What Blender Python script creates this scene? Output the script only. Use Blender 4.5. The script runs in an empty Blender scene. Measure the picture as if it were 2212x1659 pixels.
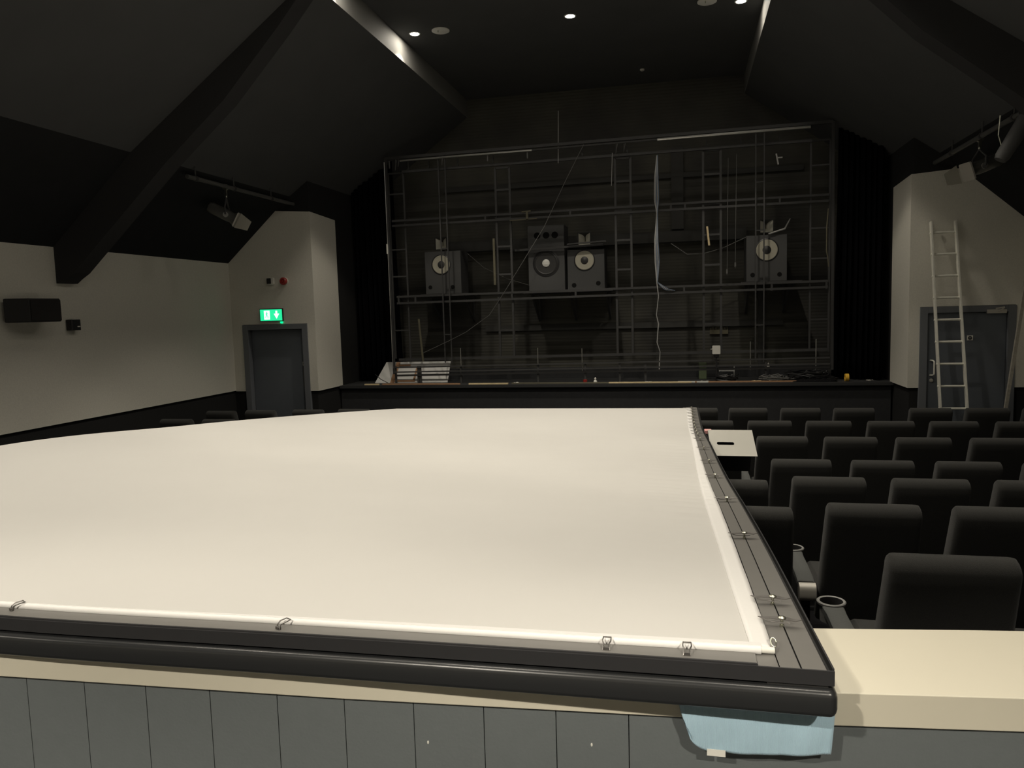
import bpy, math, random
from mathutils import Vector, Matrix
random.seed(7)
R = math.radians
C = bpy.context.scene.collection

# ------------------------------------------------------------------ camera
cam_d = bpy.data.cameras.new('camera'); cam = bpy.data.objects.new('camera', cam_d); C.objects.link(cam)
rows_M = [(0.97524739, -0.00677814, -0.22101261), (0.21928493, -0.09873717, 0.97065189), (-0.02840138, -0.99509046, -0.09480682)]
cam.matrix_world = Matrix(((rows_M[0][0], -rows_M[0][1], -rows_M[0][2], 0.0),
                           (rows_M[1][0], -rows_M[1][1], -rows_M[1][2], 0.0),
                           (rows_M[2][0], -rows_M[2][1], -rows_M[2][2], 2.2), (0, 0, 0, 1)))
cam_d.sensor_width = 36; cam_d.lens = 1646.636 / 2212 * 36; cam_d.clip_start = 0.05; cam_d.clip_end = 100
S = bpy.context.scene; S.camera = cam
S.view_settings.view_transform = 'Standard'; S.view_settings.look = 'None'
S.view_settings.gamma = 1; S.view_settings.use_curve_mapping = False
S.view_settings.exposure = 0.27
w = bpy.data.worlds.new('world'); S.world = w; w.use_nodes = True
w.node_tree.nodes['Background'].inputs[0].default_value = (0.8, 0.9, 1.0, 1); w.node_tree.nodes['Background'].inputs[1].default_value = 0.0
LAMP_POWER = 145.0          # each recessed downlight in the high ceiling
LAMP_COLOR = (1.0, 0.912, 0.77)
SPILL = 5.0                # wide spill of each of those lamps
REAR_POWER = 300.0           # each downlight in the low ceiling behind the counter
CONE = 92.0

# ------------------------------------------------------------------ materials
def mat(name, col, rough=0.7, metal=0.0, noise=0.0, nscale=40.0, bump=0.0, bscale=200.0, emit=None, estr=0.0, sheen=0.0, spec=0.5):
    m = bpy.data.materials.new(name); m.use_nodes = True; nt = m.node_tree; b = nt.nodes['Principled BSDF']
    b.inputs['Roughness'].default_value = rough; b.inputs['Metallic'].default_value = metal
    b.inputs['Specular IOR Level'].default_value = spec
    b.inputs['Base Color'].default_value = (*col, 1)
    if sheen: b.inputs['Sheen Weight'].default_value = sheen
    tc = None
    if noise or bump: tc = nt.nodes.new('ShaderNodeTexCoord')
    if noise:
        n = nt.nodes.new('ShaderNodeTexNoise'); n.inputs['Scale'].default_value = nscale; n.inputs['Detail'].default_value = 5
        nt.links.new(tc.outputs['Object'], n.inputs['Vector'])
        r = nt.nodes.new('ShaderNodeMix'); r.data_type = 'RGBA'
        r.inputs[6].default_value = (*[c * (1 - noise) for c in col], 1); r.inputs[7].default_value = (*[min(1, c * (1 + noise)) for c in col], 1)
        nt.links.new(n.outputs['Fac'], r.inputs[0]); nt.links.new(r.outputs[2], b.inputs['Base Color'])
    if bump:
        n = nt.nodes.new('ShaderNodeTexNoise'); n.inputs['Scale'].default_value = bscale; n.inputs['Detail'].default_value = 3
        nt.links.new(tc.outputs['Object'], n.inputs['Vector'])
        bp = nt.nodes.new('ShaderNodeBump'); bp.inputs['Strength'].default_value = bump; bp.inputs['Distance'].default_value = 0.01
        nt.links.new(n.outputs['Fac'], bp.inputs['Height']); nt.links.new(bp.outputs[0], b.inputs['Normal'])
    if emit:
        b.inputs['Emission Color'].default_value = (*emit, 1); b.inputs['Emission Strength'].default_value = estr
    return m

M = {}
M['wall'] = mat('warm grey fabric wall', (0.70, 0.68, 0.605), 0.95, noise=0.12, nscale=60, bump=0.15, bscale=300, spec=0.1)
M['black'] = mat('black painted plaster', (0.028, 0.028, 0.029), 0.85, noise=0.1, nscale=3, spec=0.2)
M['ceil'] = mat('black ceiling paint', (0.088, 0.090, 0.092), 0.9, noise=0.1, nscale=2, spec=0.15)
M['lowslope'] = mat('darker black of the lower slope', (0.027, 0.028, 0.029), 0.95, noise=0.1, nscale=5, spec=0.05)  # lower pitch is coloured darker than the upper pitch
M['beam'] = mat('black beam boxing', (0.042, 0.042, 0.043), 0.9, spec=0.15)
M['dado'] = mat('charcoal dado', (0.022, 0.022, 0.022), 0.9, noise=0.15, nscale=80, spec=0.2)
M['carpet'] = mat('dark carpet', (0.02, 0.02, 0.022), 1.0, noise=0.4, nscale=200, spec=0.05)
M['screen'] = mat('white screen vinyl', (0.565, 0.555, 0.53), 0.7, noise=0.025, nscale=3, spec=0.15)
M['hem'] = mat('white hem vinyl', (0.78, 0.77, 0.75), 0.5, noise=0.02, nscale=90, spec=0.4)
M['rail'] = mat('grey-black anodised rail', (0.15, 0.145, 0.135), 0.42, noise=0.05, nscale=30, spec=0.5)
M['lip'] = mat('black rail side', (0.028, 0.028, 0.03), 0.4, noise=0.05, nscale=30)
M['groove'] = mat('rail groove', (0.012, 0.012, 0.012), 0.7)
M['tube'] = mat('black powder-coated tube', (0.022, 0.023, 0.024), 0.3)
M['zinc'] = mat('zinc plated steel', (0.62, 0.62, 0.52), 0.3, 1.0)
M['hook'] = mat('grey spring steel', (0.22, 0.21, 0.20), 0.42, 0.9)
M['counter'] = mat('cream laminate', (0.61, 0.575, 0.47), 0.5, noise=0.03, nscale=4, spec=0.4)
M['seat'] = mat('charcoal seat wool', (0.036, 0.036, 0.034), 1.0, noise=0.35, nscale=220, bump=0.35, bscale=500, sheen=0.12, spec=0.05)
M['pad'] = mat('dark grey arm pad', (0.085, 0.088, 0.085), 0.8, noise=0.1, nscale=200, bump=0.2, bscale=300, spec=0.2)
M['ringp'] = mat('grey plastic cup ring', (0.22, 0.22, 0.21), 0.45)
M['cap'] = mat('silver arm end', (0.50, 0.48, 0.43), 0.4, 0.2)
M['darkp'] = mat('black plastic', (0.015, 0.015, 0.016), 0.5)
M['curtain'] = mat('black velvet', (0.005, 0.005, 0.006), 1.0, noise=0.2, nscale=100, sheen=0.0, spec=0.0)
M['stage'] = mat('black stage board', (0.036, 0.037, 0.039), 0.8, noise=0.2, nscale=20, spec=0.2)
M['steeld'] = mat('blackened steel', (0.04, 0.04, 0.04), 0.7)
M['steel'] = mat('dark painted steel', (0.052, 0.052, 0.052), 0.7, noise=0.2, nscale=15)
M['alu'] = mat('bright aluminium', (0.6, 0.6, 0.57), 0.35, 0.85)
M['ladder'] = mat('worn aluminium ladder', (0.86, 0.85, 0.76), 0.45, 0.25, noise=0.12, nscale=20)
M['cab'] = mat('dark grey speaker paint', (0.075, 0.076, 0.077), 0.7, bump=0.15, bscale=300)
M['cone'] = mat('tan paper cone', (0.45, 0.43, 0.35), 0.8, noise=0.08, nscale=20)
M['conedk'] = mat('black paper cone', (0.035, 0.035, 0.035), 0.5)
M['capw'] = mat('silver dust cap', (0.8, 0.8, 0.76), 0.4)
M['horn'] = mat('grey cast horn', (0.55, 0.54, 0.47), 0.5)
M['hole'] = mat('dark port interior', (0.004, 0.004, 0.004), 1.0)
M['door'] = mat('slate blue-grey door paint', (0.12, 0.135, 0.155), 0.6, noise=0.05, nscale=8)
M['doorf'] = mat('slate door frame paint', (0.15, 0.16, 0.175), 0.55)
M['whitep'] = mat('white plastic', (0.75, 0.74, 0.68), 0.45)
M['red'] = mat('red plastic', (0.35, 0.03, 0.025), 0.4)
M['wood'] = mat('pale softwood', (0.72, 0.58, 0.34), 0.7, noise=0.25, nscale=12)
M['woodd'] = mat('weathered timber', (0.13, 0.12, 0.08), 0.8, noise=0.3, nscale=12)
M['orangew'] = mat('stained orange timber', (0.42, 0.24, 0.13), 0.7, noise=0.3, nscale=15)
M['yellow'] = mat('yellow tape', (0.85, 0.5, 0.05), 0.5)
M['lens'] = mat('lit downlight lens', (0.9, 0.9, 0.9), 0.3, emit=(1.0, 0.93, 0.8), estr=45)
M['disc'] = mat('white ceiling speaker grille', (0.85, 0.85, 0.8), 0.6, emit=None)
M['cable'] = mat('pale grey cable', (0.48, 0.48, 0.47), 0.6)
M['cableb'] = mat('blue-grey cable', (0.2, 0.26, 0.36), 0.6)
M['cablek'] = mat('black cable', (0.012, 0.012, 0.013), 0.4)
M['rope'] = mat('grey cord', (0.13, 0.13, 0.125), 0.8)
M['box'] = mat('grey-white card', (0.50, 0.49, 0.44), 0.7, noise=0.04, nscale=10)
M['pink'] = mat('pink card', (0.7, 0.35, 0.33), 0.6)
M['foil'] = mat('black plastic sheet', (0.01, 0.01, 0.011), 0.18)
M['signw'] = mat('lit white sign', (1, 1, 1), 0.5, emit=(0.75, 1.0, 0.85), estr=1.1)
M['signg'] = mat('lit green sign', (0, 0.5, 0.2), 0.5, emit=(0.02, 0.72, 0.30), estr=1.0)
M['ledg'] = mat('green led', (0, 0.6, 0.2), 0.5, emit=(0.0, 0.8, 0.3), estr=1.2)

def grooved():
    m = mat('slate tongue-and-groove boarding', (0.13, 0.146, 0.150), 0.6, noise=0.05, nscale=25, bump=0.06, bscale=120)
    return m
M['panel'] = grooved()
def cloth_mat():
    m = mat('pale blue microfibre', (0.42, 0.60, 0.72), 1.0, noise=0.12, nscale=14, sheen=0.2, spec=0.05)
    nt = m.node_tree; b = nt.nodes['Principled BSDF']
    tc = nt.nodes.new('ShaderNodeTexCoord'); wv = nt.nodes.new('ShaderNodeTexWave'); wv.inputs['Scale'].default_value = 160
    wv.bands_direction = 'X'; wv.inputs['Distortion'].default_value = 1.0
    nt.links.new(tc.outputs['Object'], wv.inputs['Vector'])
    bp = nt.nodes.new('ShaderNodeBump'); bp.inputs['Strength'].default_value = 0.5; bp.inputs['Distance'].default_value = 0.002
    nt.links.new(wv.outputs['Fac'], bp.inputs['Height']); nt.links.new(bp.outputs[0], b.inputs['Normal'])
    return m
M['cloth'] = cloth_mat()
def ribbed():
    m = mat('ribbed black acoustic lining', (0.043, 0.042, 0.038), 0.95, spec=0.1)
    nt = m.node_tree; b = nt.nodes['Principled BSDF']
    tc = nt.nodes.new('ShaderNodeTexCoord'); wv = nt.nodes.new('ShaderNodeTexWave'); wv.bands_direction = 'Z'
    wv.inputs['Scale'].default_value = 6; wv.inputs['Distortion'].default_value = 0.6; wv.inputs['Detail Scale'].default_value = 8
    n = nt.nodes.new('ShaderNodeTexNoise'); n.inputs['Scale'].default_value = 1.1
    nt.links.new(tc.outputs['Object'], wv.inputs['Vector']); nt.links.new(tc.outputs['Object'], n.inputs['Vector'])
    r = nt.nodes.new('ShaderNodeValToRGB'); r.color_ramp.elements[0].position = 0.35; r.color_ramp.elements[1].position = 0.7
    r.color_ramp.elements[0].color = (0.062, 0.061, 0.057, 1); r.color_ramp.elements[1].color = (0.10, 0.098, 0.083, 1)
    nt.links.new(n.outputs['Fac'], r.inputs[0]); nt.links.new(r.outputs[0], b.inputs['Base Color'])
    bp = nt.nodes.new('ShaderNodeBump'); bp.inputs['Strength'].default_value = 0.2; bp.inputs['Distance'].default_value = 0.02
    nt.links.new(wv.outputs['Fac'], bp.inputs['Height']); nt.links.new(bp.outputs[0], b.inputs['Normal'])
    return m
M['rib'] = ribbed()
def board_mat():
    m = mat('marbled white board', (0.72, 0.72, 0.70), 0.6, noise=0.25, nscale=2.5)
    return m
M['board'] = board_mat()

# ------------------------------------------------------------------ mesh helpers
class MB:
    def __init__(s): s.v = []; s.f = []; s.mi = []; s.cur = 0
    def add(s, vs, fs):
        o = len(s.v); s.v += [tuple(v) for v in vs]; s.f += [tuple(i + o for i in f) for f in fs]; s.mi += [s.cur] * len(fs); return s
    def slot(s, i): s.cur = i; return s
    def box(s, x0, x1, y0, y1, z0, z1):
        v = [(x0, y0, z0), (x1, y0, z0), (x1, y1, z0), (x0, y1, z0), (x0, y0, z1), (x1, y0, z1), (x1, y1, z1), (x0, y1, z1)]
        return s.add(v, [(3, 2, 1, 0), (4, 5, 6, 7), (0, 1, 5, 4), (1, 2, 6, 5), (2, 3, 7, 6), (3, 0, 4, 7)])
    def rbox(s, x0, x1, y0, y1, z0, z1, r, n=3, axis='x'):
        # box with the edges along one axis rounded
        pts = []
        if axis == 'x': a0, a1, b0, b1 = y0, y1, z0, z1
        elif axis == 'y': a0, a1, b0, b1 = x0, x1, z0, z1
        else: a0, a1, b0, b1 = x0, x1, y0, y1
        for cx, cy, t in ((a1 - r, b1 - r, 0), (a0 + r, b1 - r, 90), (a0 + r, b0 + r, 180), (a1 - r, b0 + r, 270)):
            for k in range(n + 1):
                a = R(t + 90 * k / n); pts.append((cx + r * math.cos(a), cy + r * math.sin(a)))
        if axis == 'x': f = lambda p, q: (q, p[0], p[1]); e = (x0, x1)
        elif axis == 'y': f = lambda p, q: (p[0], q, p[1]); e = (y0, y1)
        else: f = lambda p, q: (p[0], p[1], q); e = (z0, z1)
        N = len(pts); v = [f(p, e[0]) for p in pts] + [f(p, e[1]) for p in pts]
        fs = [(i, (i + 1) % N, N + (i + 1) % N, N + i) for i in range(N)] + [tuple(range(N))[::-1], tuple(range(N, 2 * N))]
        return s.add(v, fs)
    def prism(s, pts, a, b, axis='y'):
        N = len(pts)
        f = {'y': lambda p, q: (p[0], q, p[1]), 'x': lambda p, q: (q, p[0], p[1]), 'z': lambda p, q: (p[0], p[1], q)}[axis]
        v = [f(p, a) for p in pts] + [f(p, b) for p in pts]
        return s.add(v, [(i, (i + 1) % N, N + (i + 1) % N, N + i) for i in range(N)] + [tuple(range(N))[::-1], tuple(range(N, 2 * N))])
    def tube(s, pts, r, n=8, caps=True):
        P = [Vector(p) for p in pts]; rr = r if isinstance(r, (list, tuple)) else [r] * len(P)
        vs = []; prev = None
        for i, p in enumerate(P):
            t = (P[min(i + 1, len(P) - 1)] - P[max(i - 1, 0)]).normalized()
            if prev is None:
                up = Vector((0, 0, 1)) if abs(t.z) < 0.9 else Vector((1, 0, 0))
                a = t.cross(up).normalized()
            else:
                a = (prev - t * prev.dot(t)).normalized()
            prev = a; b = t.cross(a)
            for k in range(n):
                g = 2 * math.pi * k / n; vs.append(p + (a * math.cos(g) + b * math.sin(g)) * rr[i])
        fs = []
        for i in range(len(P) - 1):
            for k in range(n):
                fs.append((i * n + k, i * n + (k + 1) % n, (i + 1) * n + (k + 1) % n, (i + 1) * n + k))
        if caps: fs += [tuple(range(n))[::-1], tuple(range((len(P) - 1) * n, len(P) * n))]
        return s.add(vs, fs)
    def bar(s, p, q, w, d=None):
        # rectangular bar between two points, w across and d deep
        d = d or w; p = Vector(p); q = Vector(q); t = (q - p).normalized()
        up = Vector((0, 1, 0)) if abs(t.y) < 0.9 else Vector((1, 0, 0))
        a = t.cross(up).normalized() * w / 2; b = t.cross(a).normalized() * d / 2
        v = [p - a - b, p + a - b, p + a + b, p - a + b, q - a - b, q + a - b, q + a + b, q - a + b]
        return s.add(v, [(3, 2, 1, 0), (4, 5, 6, 7), (0, 1, 5, 4), (1, 2, 6, 5), (2, 3, 7, 6), (3, 0, 4, 7)])
    def lathe(s, prof, c, axis='z', n=24, sgn=1, caps=True):
        # prof: (radius, height)
        vs = []
        for r, h in prof:
            for k in range(n):
                g = 2 * math.pi * k / n; x, y = r * math.cos(g), r * math.sin(g)
                if axis == 'z': vs.append((c[0] + x, c[1] + y, c[2] + h * sgn))
                elif axis == 'y': vs.append((c[0] + x, c[1] + h * sgn, c[2] + y))
                else: vs.append((c[0] + h * sgn, c[1] + x, c[2] + y))
        fs = []
        for i in range(len(prof) - 1):
            for k in range(n): fs.append((i * n + k, i * n + (k + 1) % n, (i + 1) * n + (k + 1) % n, (i + 1) * n + k))
        if caps and prof[0][0] > 1e-6: fs.append(tuple(range(n))[::-1])
        if caps and prof[-1][0] > 1e-6: fs.append(tuple(range((len(prof) - 1) * n, len(prof) * n)))
        return s.add(vs, fs)
    def sweep(s, prof, path, inward, cap=True):
        # closed profile (a = inward distance, b = height) carried along a path; inward is a vector
        N = len(prof); vs = []
        for p in path:
            for a, b in prof: vs.append((p[0] + inward[0] * a, p[1] + inward[1] * a, p[2] + b))
        fs = []
        for i in range(len(path) - 1):
            for k in range(N): fs.append((i * N + k, i * N + (k + 1) % N, (i + 1) * N + (k + 1) % N, (i + 1) * N + k))
        if cap: fs += [tuple(range(N))[::-1], tuple(range((len(path) - 1) * N, len(path) * N))]
        return s.add(vs, fs)
    def build(s, name, m, parent=None, smooth=False, bevel=0.0, mats=None, origin=None):
        me = bpy.data.meshes.new(name)
        o3 = Vector(origin) if origin else Vector((0, 0, 0))
        me.from_pydata([tuple(Vector(v) - o3) for v in s.v], [], s.f)
        for mm in (mats or [m]): me.materials.append(mm)
        for p, i in zip(me.polygons, s.mi): p.material_index = min(i, len(me.materials) - 1)
        import bmesh
        bm = bmesh.new(); bm.from_mesh(me); bmesh.ops.recalc_face_normals(bm, faces=bm.faces); bm.to_mesh(me); bm.free()
        if smooth:
            for p in me.polygons: p.use_smooth = True
            try: me.set_sharp_from_angle(angle=R(40))
            except Exception: pass
        o = bpy.data.objects.new(name, me); C.objects.link(o); o.location = o3
        if parent: o.parent = parent
        if bevel:
            b = o.modifiers.new('bevel', 'BEVEL'); b.width = bevel; b.segments = 2; b.limit_method = 'ANGLE'; b.angle_limit = R(35)
        return o

def tag(o, label, cat, group=None, kind=None):
    if label: o['label'] = label
    if cat: o['category'] = cat
    if group: o['group'] = group
    if kind: o['kind'] = kind
    return o
def empty(name, loc, label, cat, group=None, rz=0):
    o = bpy.data.objects.new(name, None); C.objects.link(o); o.location = loc; o.rotation_euler = (0, 0, rz)
    o.empty_display_size = 0.1
    return tag(o, label, cat, group)
def struct(o, label=None):
    o['kind'] = 'structure'
    if label: o['label'] = label
    return o
def copy_tree(o, parent=None):
    c = o.copy(); C.objects.link(c); c.parent = parent
    for ch in list(o.children): copy_tree(ch, c)
    return c
def interp(x, xs, ys):
    if x <= xs[0]: return ys[0]
    for i in range(len(xs) - 1):
        if x <= xs[i + 1]: return ys[i] + (ys[i + 1] - ys[i]) * (x - xs[i]) / (xs[i + 1] - xs[i])
    return ys[-1]
def smooth_interp(x, xs, ys):
    if x <= xs[0]: return ys[0]
    if x >= xs[-1]: return ys[-1]
    n = len(xs)
    d = [(ys[i + 1] - ys[i]) / (xs[i + 1] - xs[i]) for i in range(n - 1)]
    m = [d[0]] + [(d[i - 1] + d[i]) / 2 for i in range(1, n - 1)] + [d[-1]]
    for i in range(n - 1):
        if x <= xs[i + 1]:
            h = xs[i + 1] - xs[i]; t = (x - xs[i]) / h
            return (2*t**3 - 3*t**2 + 1) * ys[i] + (t**3 - 2*t**2 + t) * h * m[i] + (-2*t**3 + 3*t**2) * ys[i + 1] + (t**3 - t**2) * h * m[i + 1]

CX = -1.37                      # centre line of the hall
def mir(x): return 2 * CX - x
XL, XR = -7.07, mir(-7.07)      # side walls

# ------------------------------------------------------------------ room shell
f = MB()
f.box(-7.2, 4.5, 5.7, 13.6, -0.15, 0.0); f.box(-7.2, 4.5, 4.6, 5.7, -0.15, 0.10); f.box(-7.2, 4.5, 3.5, 4.6, -0.15, 0.20)
f.box(-7.2, 4.5, -2.6, 3.5, -0.15, 0.28)
struct(f.build('floor', M['carpet']))
ym, yf = 0.7, 13.5
for side, sx in (('left', 0), ('right', 1)):
    X = (lambda x: x) if sx == 0 else mir
    b = MB(); b.box(min(X(-7.10), X(-7.25)), max(X(-7.10), X(-7.25)), -2.6, 13.6, -0.15, 3.25)
    wl = struct(b.build('wall_' + side, M['dado']))
    b = MB(); b.box(min(X(-7.101), X(-7.07)), max(X(-7.101), X(-7.07)), -2.6, 11.0, 1.05, 3.12)
    struct(b.build('wall_' + side + '_panel', M['wall']), 'warm grey fabric panel above the black dado')
    # sloping ceiling in two pitches
    b = MB()
    P = [(-5.957, 4.07), (-3.73, 5.64), (-3.73, 5.70), (-5.99, 4.14)]
    b.prism([(X(p[0]), p[1]) for p in P], ym, yf)
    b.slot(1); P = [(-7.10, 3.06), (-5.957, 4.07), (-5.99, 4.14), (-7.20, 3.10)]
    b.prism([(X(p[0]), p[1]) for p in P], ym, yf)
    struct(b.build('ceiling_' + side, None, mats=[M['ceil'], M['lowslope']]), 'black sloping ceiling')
    # upstand round the raised middle of the ceiling
    b = MB(); b.prism([(X(-3.722), 5.638), (X(-3.722), 5.945), (X(-3.79), 5.945), (X(-3.79), 5.72), (X(-3.728), 5.72), (X(-3.728), 5.638)], ym, yf)
    struct(b.build('trim_%d' % (1 + sx), mat('pale grey upstand', (0.21, 0.207, 0.195), 0.7)), 'upstand of the raised ceiling')
    # boxed rafter
    b = MB()
    P = [(-7.08, 3.2), (-7.08, 2.67), (-7.0, 2.67), (-6.93, 2.72), (-6.82, 2.785), (-5.52, 3.93), (-4.77, 4.53), (-4.08, 5.22), (-3.76, 5.57), (-3.76, 5.68), (-5.95, 4.16)]
    P2 = [(X(p[0]), p[1]) for p in P]
    b.prism(P2, 7.507, 7.75)
    struct(b.build('trim_%d' % (3 + sx), M['beam']), 'black boxed rafter running up the slope')
    b = MB(); b.prism(P2, 2.3, 2.55); struct(b.build('trim_%d' % (9 + sx), M['beam']), 'black boxed rafter running up the slope')
    # wall at the front end of the side aisle, with its door opening
    xa, xb = -7.10, -5.65
    gl = MB()
    gp = [(-7.07, 1.04), (-6.885, 1.04), (-6.885, 2.105), (-5.755, 2.105), (-5.755, 1.04), (-5.65, 1.04), (-5.65, 3.82), (-6.22, 3.86), (-7.07, 3.10)]
    gl.prism([(X(p[0]), p[1]) for p in gp], 10.97, 11.0)
    ret = [(10.97, 1.04), (11.85, 1.04), (11.85, 3.78), (10.97, 3.82)]
    gl.prism(ret, X(-5.65), X(-5.62), 'x')
    struct(gl.build('wall_front_' + side, M['wall']), 'warm grey wall beside the stage with a side door')
    b = MB()
    for q in ((-7.10, -6.885, 0, 4.4), (-5.755, -5.65, 0, 5.9)):
        b.box(min(X(q[0]), X(q[1])), max(X(q[0]), X(q[1])), 11.0, 11.15, q[2], q[3])
    b.box(min(X(-6.885), X(-5.755)), max(X(-6.885), X(-5.755)), 11.0, 11.15, 2.105, 5.2)
    b.box(min(X(-5.65), X(-5.78)), max(X(-5.65), X(-5.78)), 11.15, 13.4, 0, 6.0)
    struct(b.build('baseboard_' + side, M['dado']), 'black wall structure beside the stage')
# raised middle of the ceiling and the low ceiling at the back
b = MB(); b.box(-3.80, mir(-3.80), ym, yf, 5.94, 6.0); struct(b.build('ceiling', M['ceil']))
b = MB(); b.box(-7.2, 4.5, -2.6, 0.7, 3.25, 3.32); b.box(-7.2, 4.5, 0.68, 0.76, 3.25, 6.0)
struct(b.build('ceiling_back', M['ceil']), 'low ceiling over the back of the hall')
b = MB(); b.box(-7.2, 4.5, -2.75, -2.6, -0.15, 3.3); struct(b.build('wall_back', M['wall']))
b = MB(); b.box(-7.2, 4.5, 13.4, 13.55, -0.1, 6.05); struct(b.build('wall_front', M['rib']))
# timbers and a steel on the front wall
b = MB()
b.box(-4.1, 1.0, 13.2, 13.4, 3.28, 3.46); b.box(-0.2, 0.0, 13.33, 13.4, 3.5, 4.85); b.box(-4.2, 1.9, 13.34, 13.4, 4.35, 4.43)
b.box(-3.5, 1.6, 13.35, 13.4, 1.85, 1.95); b.box(1.2, 1.3, 13.33, 13.4, 1.2, 2.6)
struct(b.build('trim_5', mat('dark studwork', (0.05, 0.05, 0.047), 0.8)), 'dark studs and beam on the front wall')

# ------------------------------------------------------------------ side doors
def side_door(n, sx):
    X = (lambda x: x) if sx == 0 else mir
    lab = 'slate grey exit door under the lit green sign' if sx == 0 else 'slate grey side door behind the aluminium ladder'
    o = empty('door_%d' % n, (X(-6.32), 11.0, 0), lab, None); o['kind'] = 'structure'
    def bx(b, x0, x1, *r): return b.box(min(X(x0), X(x1)) - X(-6.32), max(X(x0), X(x1)) - X(-6.32), *r)
    b = MB(); bx(b, -6.885, -6.79, -0.045, 0.12, 0, 2.10); bx(b, -5.85, -5.755, -0.045, 0.12, 0, 2.10); bx(b, -6.79, -5.85, -0.045, 0.12, 2.02, 2.10)
    b.build('door_frame', M['doorf'], o, bevel=0.004)
    b = MB(); bx(b, -6.785, -5.855, 0.055 if sx == 0 else 0.0, 0.10, 0.01, 2.015)
    b.build('door_leaf', M['door'], o, bevel=0.003)
    return o, X
d1, X = side_door(1, 0)
ox = -6.32
b = MB(); b.rbox(-5.905 - ox, -5.86 - ox, 0.035, 0.056, 1.10, 1.42, 0.01, axis='y'); b.build('push_plate', mat('satin plate', (0.16, 0.16, 0.15), 0.5, 0.3), d1)
b = MB(); b.box(-5.905 - ox, -5.855 - ox, 0.03, 0.056, 1.44, 1.50); b.slot(1); b.box(-5.89 - ox, -5.87 - ox, 0.026, 0.031, 1.455, 1.485); b.build('lock_case', M['whitep'], d1, mats=[M['whitep'], M['darkp']])
d2, X = side_door(2, 1)
ox = mir(-6.32)
b = MB(); b.tube([(3.16 - ox, 0.0, 1.40), (3.18 - ox, -0.05, 1.40), (3.19 - ox, -0.07, 1.385), (3.19 - ox, -0.07, 1.22), (3.18 - ox, -0.05, 1.205), (3.16 - ox, 0.0, 1.205)], 0.011, 10); b.build('pull_handle', mat('satin steel handle', (0.8, 0.78, 0.70), 0.45, 0.1), d2, smooth=True)
b = MB(); b.lathe([(0.024, 0), (0.024, -0.012), (0.018, -0.016)], (3.175 - ox, 0.0, 1.135), 'y', 20); b.build('lock_rose', M['cap'], d2, smooth=True)
b = MB(); b.box(3.80 - ox, 4.03 - ox, -0.05, 0, 2.0, 2.05); b.slot(0); b.bar((3.9 - ox, -0.04, 2.06), (4.0 - ox, -0.06, 2.075), 0.02, 0.012); b.bar((3.93 - ox, -0.055, 2.03), (4.0 - ox, -0.065, 2.07), 0.012, 0.012)
b.build('door_closer', M['cap'], d2, bevel=0.003)
b = MB(); b.box(3.59 - ox, 3.66 - ox, -0.004, 0, 1.655, 1.72); b.slot(1); b.lathe([(0.024, 0), (0.024, -0.002)], (3.625 - ox, -0.004, 1.6875), 'y', 20); b.slot(0); b.box(3.612 - ox, 3.638 - ox, -0.0075, -0.006, 1.684, 1.691)
b.build('fire_door_sign', M['whitep'], d2, mats=[M['whitep'], M['darkp']])
b = MB()
for z0, z1 in ((1.8, 1.92), (1.55, 1.72), (0.3, 0.45)): b.box(4.098 - ox, 4.104 - ox, -0.006, 0.0, z0, z1)
b.build('hinge', M['steel'], d2)

# emergency exit sign
sg = empty('exit_sign', (-6.345, 10.97, 2.25), 'small lit green emergency exit sign above the left door', 'exit sign', rz=R(6))
b = MB(); b.box(-0.19, 0.19, -0.05, 0.0, -0.10, 0.10); b.build('sign_housing', M['darkp'], sg, bevel=0.004)
b = MB(); b.box(-0.178, 0.178, -0.056, -0.05, -0.088, 0.088); b.build('sign_panel', M['signg'], sg)
b = MB(); b.box(-0.115, -0.02, -0.0585, -0.056, -0.07, 0.07)
b.prism([(0.045, 0.02), (0.075, 0.02), (0.075, 0.065), (0.105, 0.065), (0.105, 0.02), (0.135, 0.02), (0.09, -0.06)], -0.0585, -0.056)
b.build('pictogram', M['signw'], sg)
b = MB(); b.lathe([(0.0, 0.010), (0.008, 0.010), (0.008, 0.0)], (-0.065, -0.0605, 0.045), 'y', 12)
b.bar((-0.065, -0.060, 0.035), (-0.07, -0.060, 0.0), 0.016, 0.003); b.bar((-0.07, -0.06, 0.0), (-0.05, -0.06, -0.02), 0.009, 0.003); b.bar((-0.05, -0.06, -0.02), (-0.05, -0.06, -0.05), 0.008, 0.003)
b.bar((-0.07, -0.06, 0.0), (-0.085, -0.06, -0.03), 0.009, 0.003); b.bar((-0.085, -0.06, -0.03), (-0.1, -0.06, -0.035), 0.007, 0.003); b.bar((-0.065, -0.06, 0.03), (-0.045, -0.06, 0.012), 0.006, 0.003); b.bar((-0.065, -0.06, 0.03), (-0.09, -0.06, 0.015), 0.006, 0.003)
b.build('running_figure', M['signg'], sg)
b = MB(); b.lathe([(0.0, 0), (0.022, 0.004), (0.022, 0.02), (0.01, 0.03)], (0.155, -0.03, -0.105), 'z', 14, -1); b.build('indicator_lamp', M['ledg'], sg, smooth=True)
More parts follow.
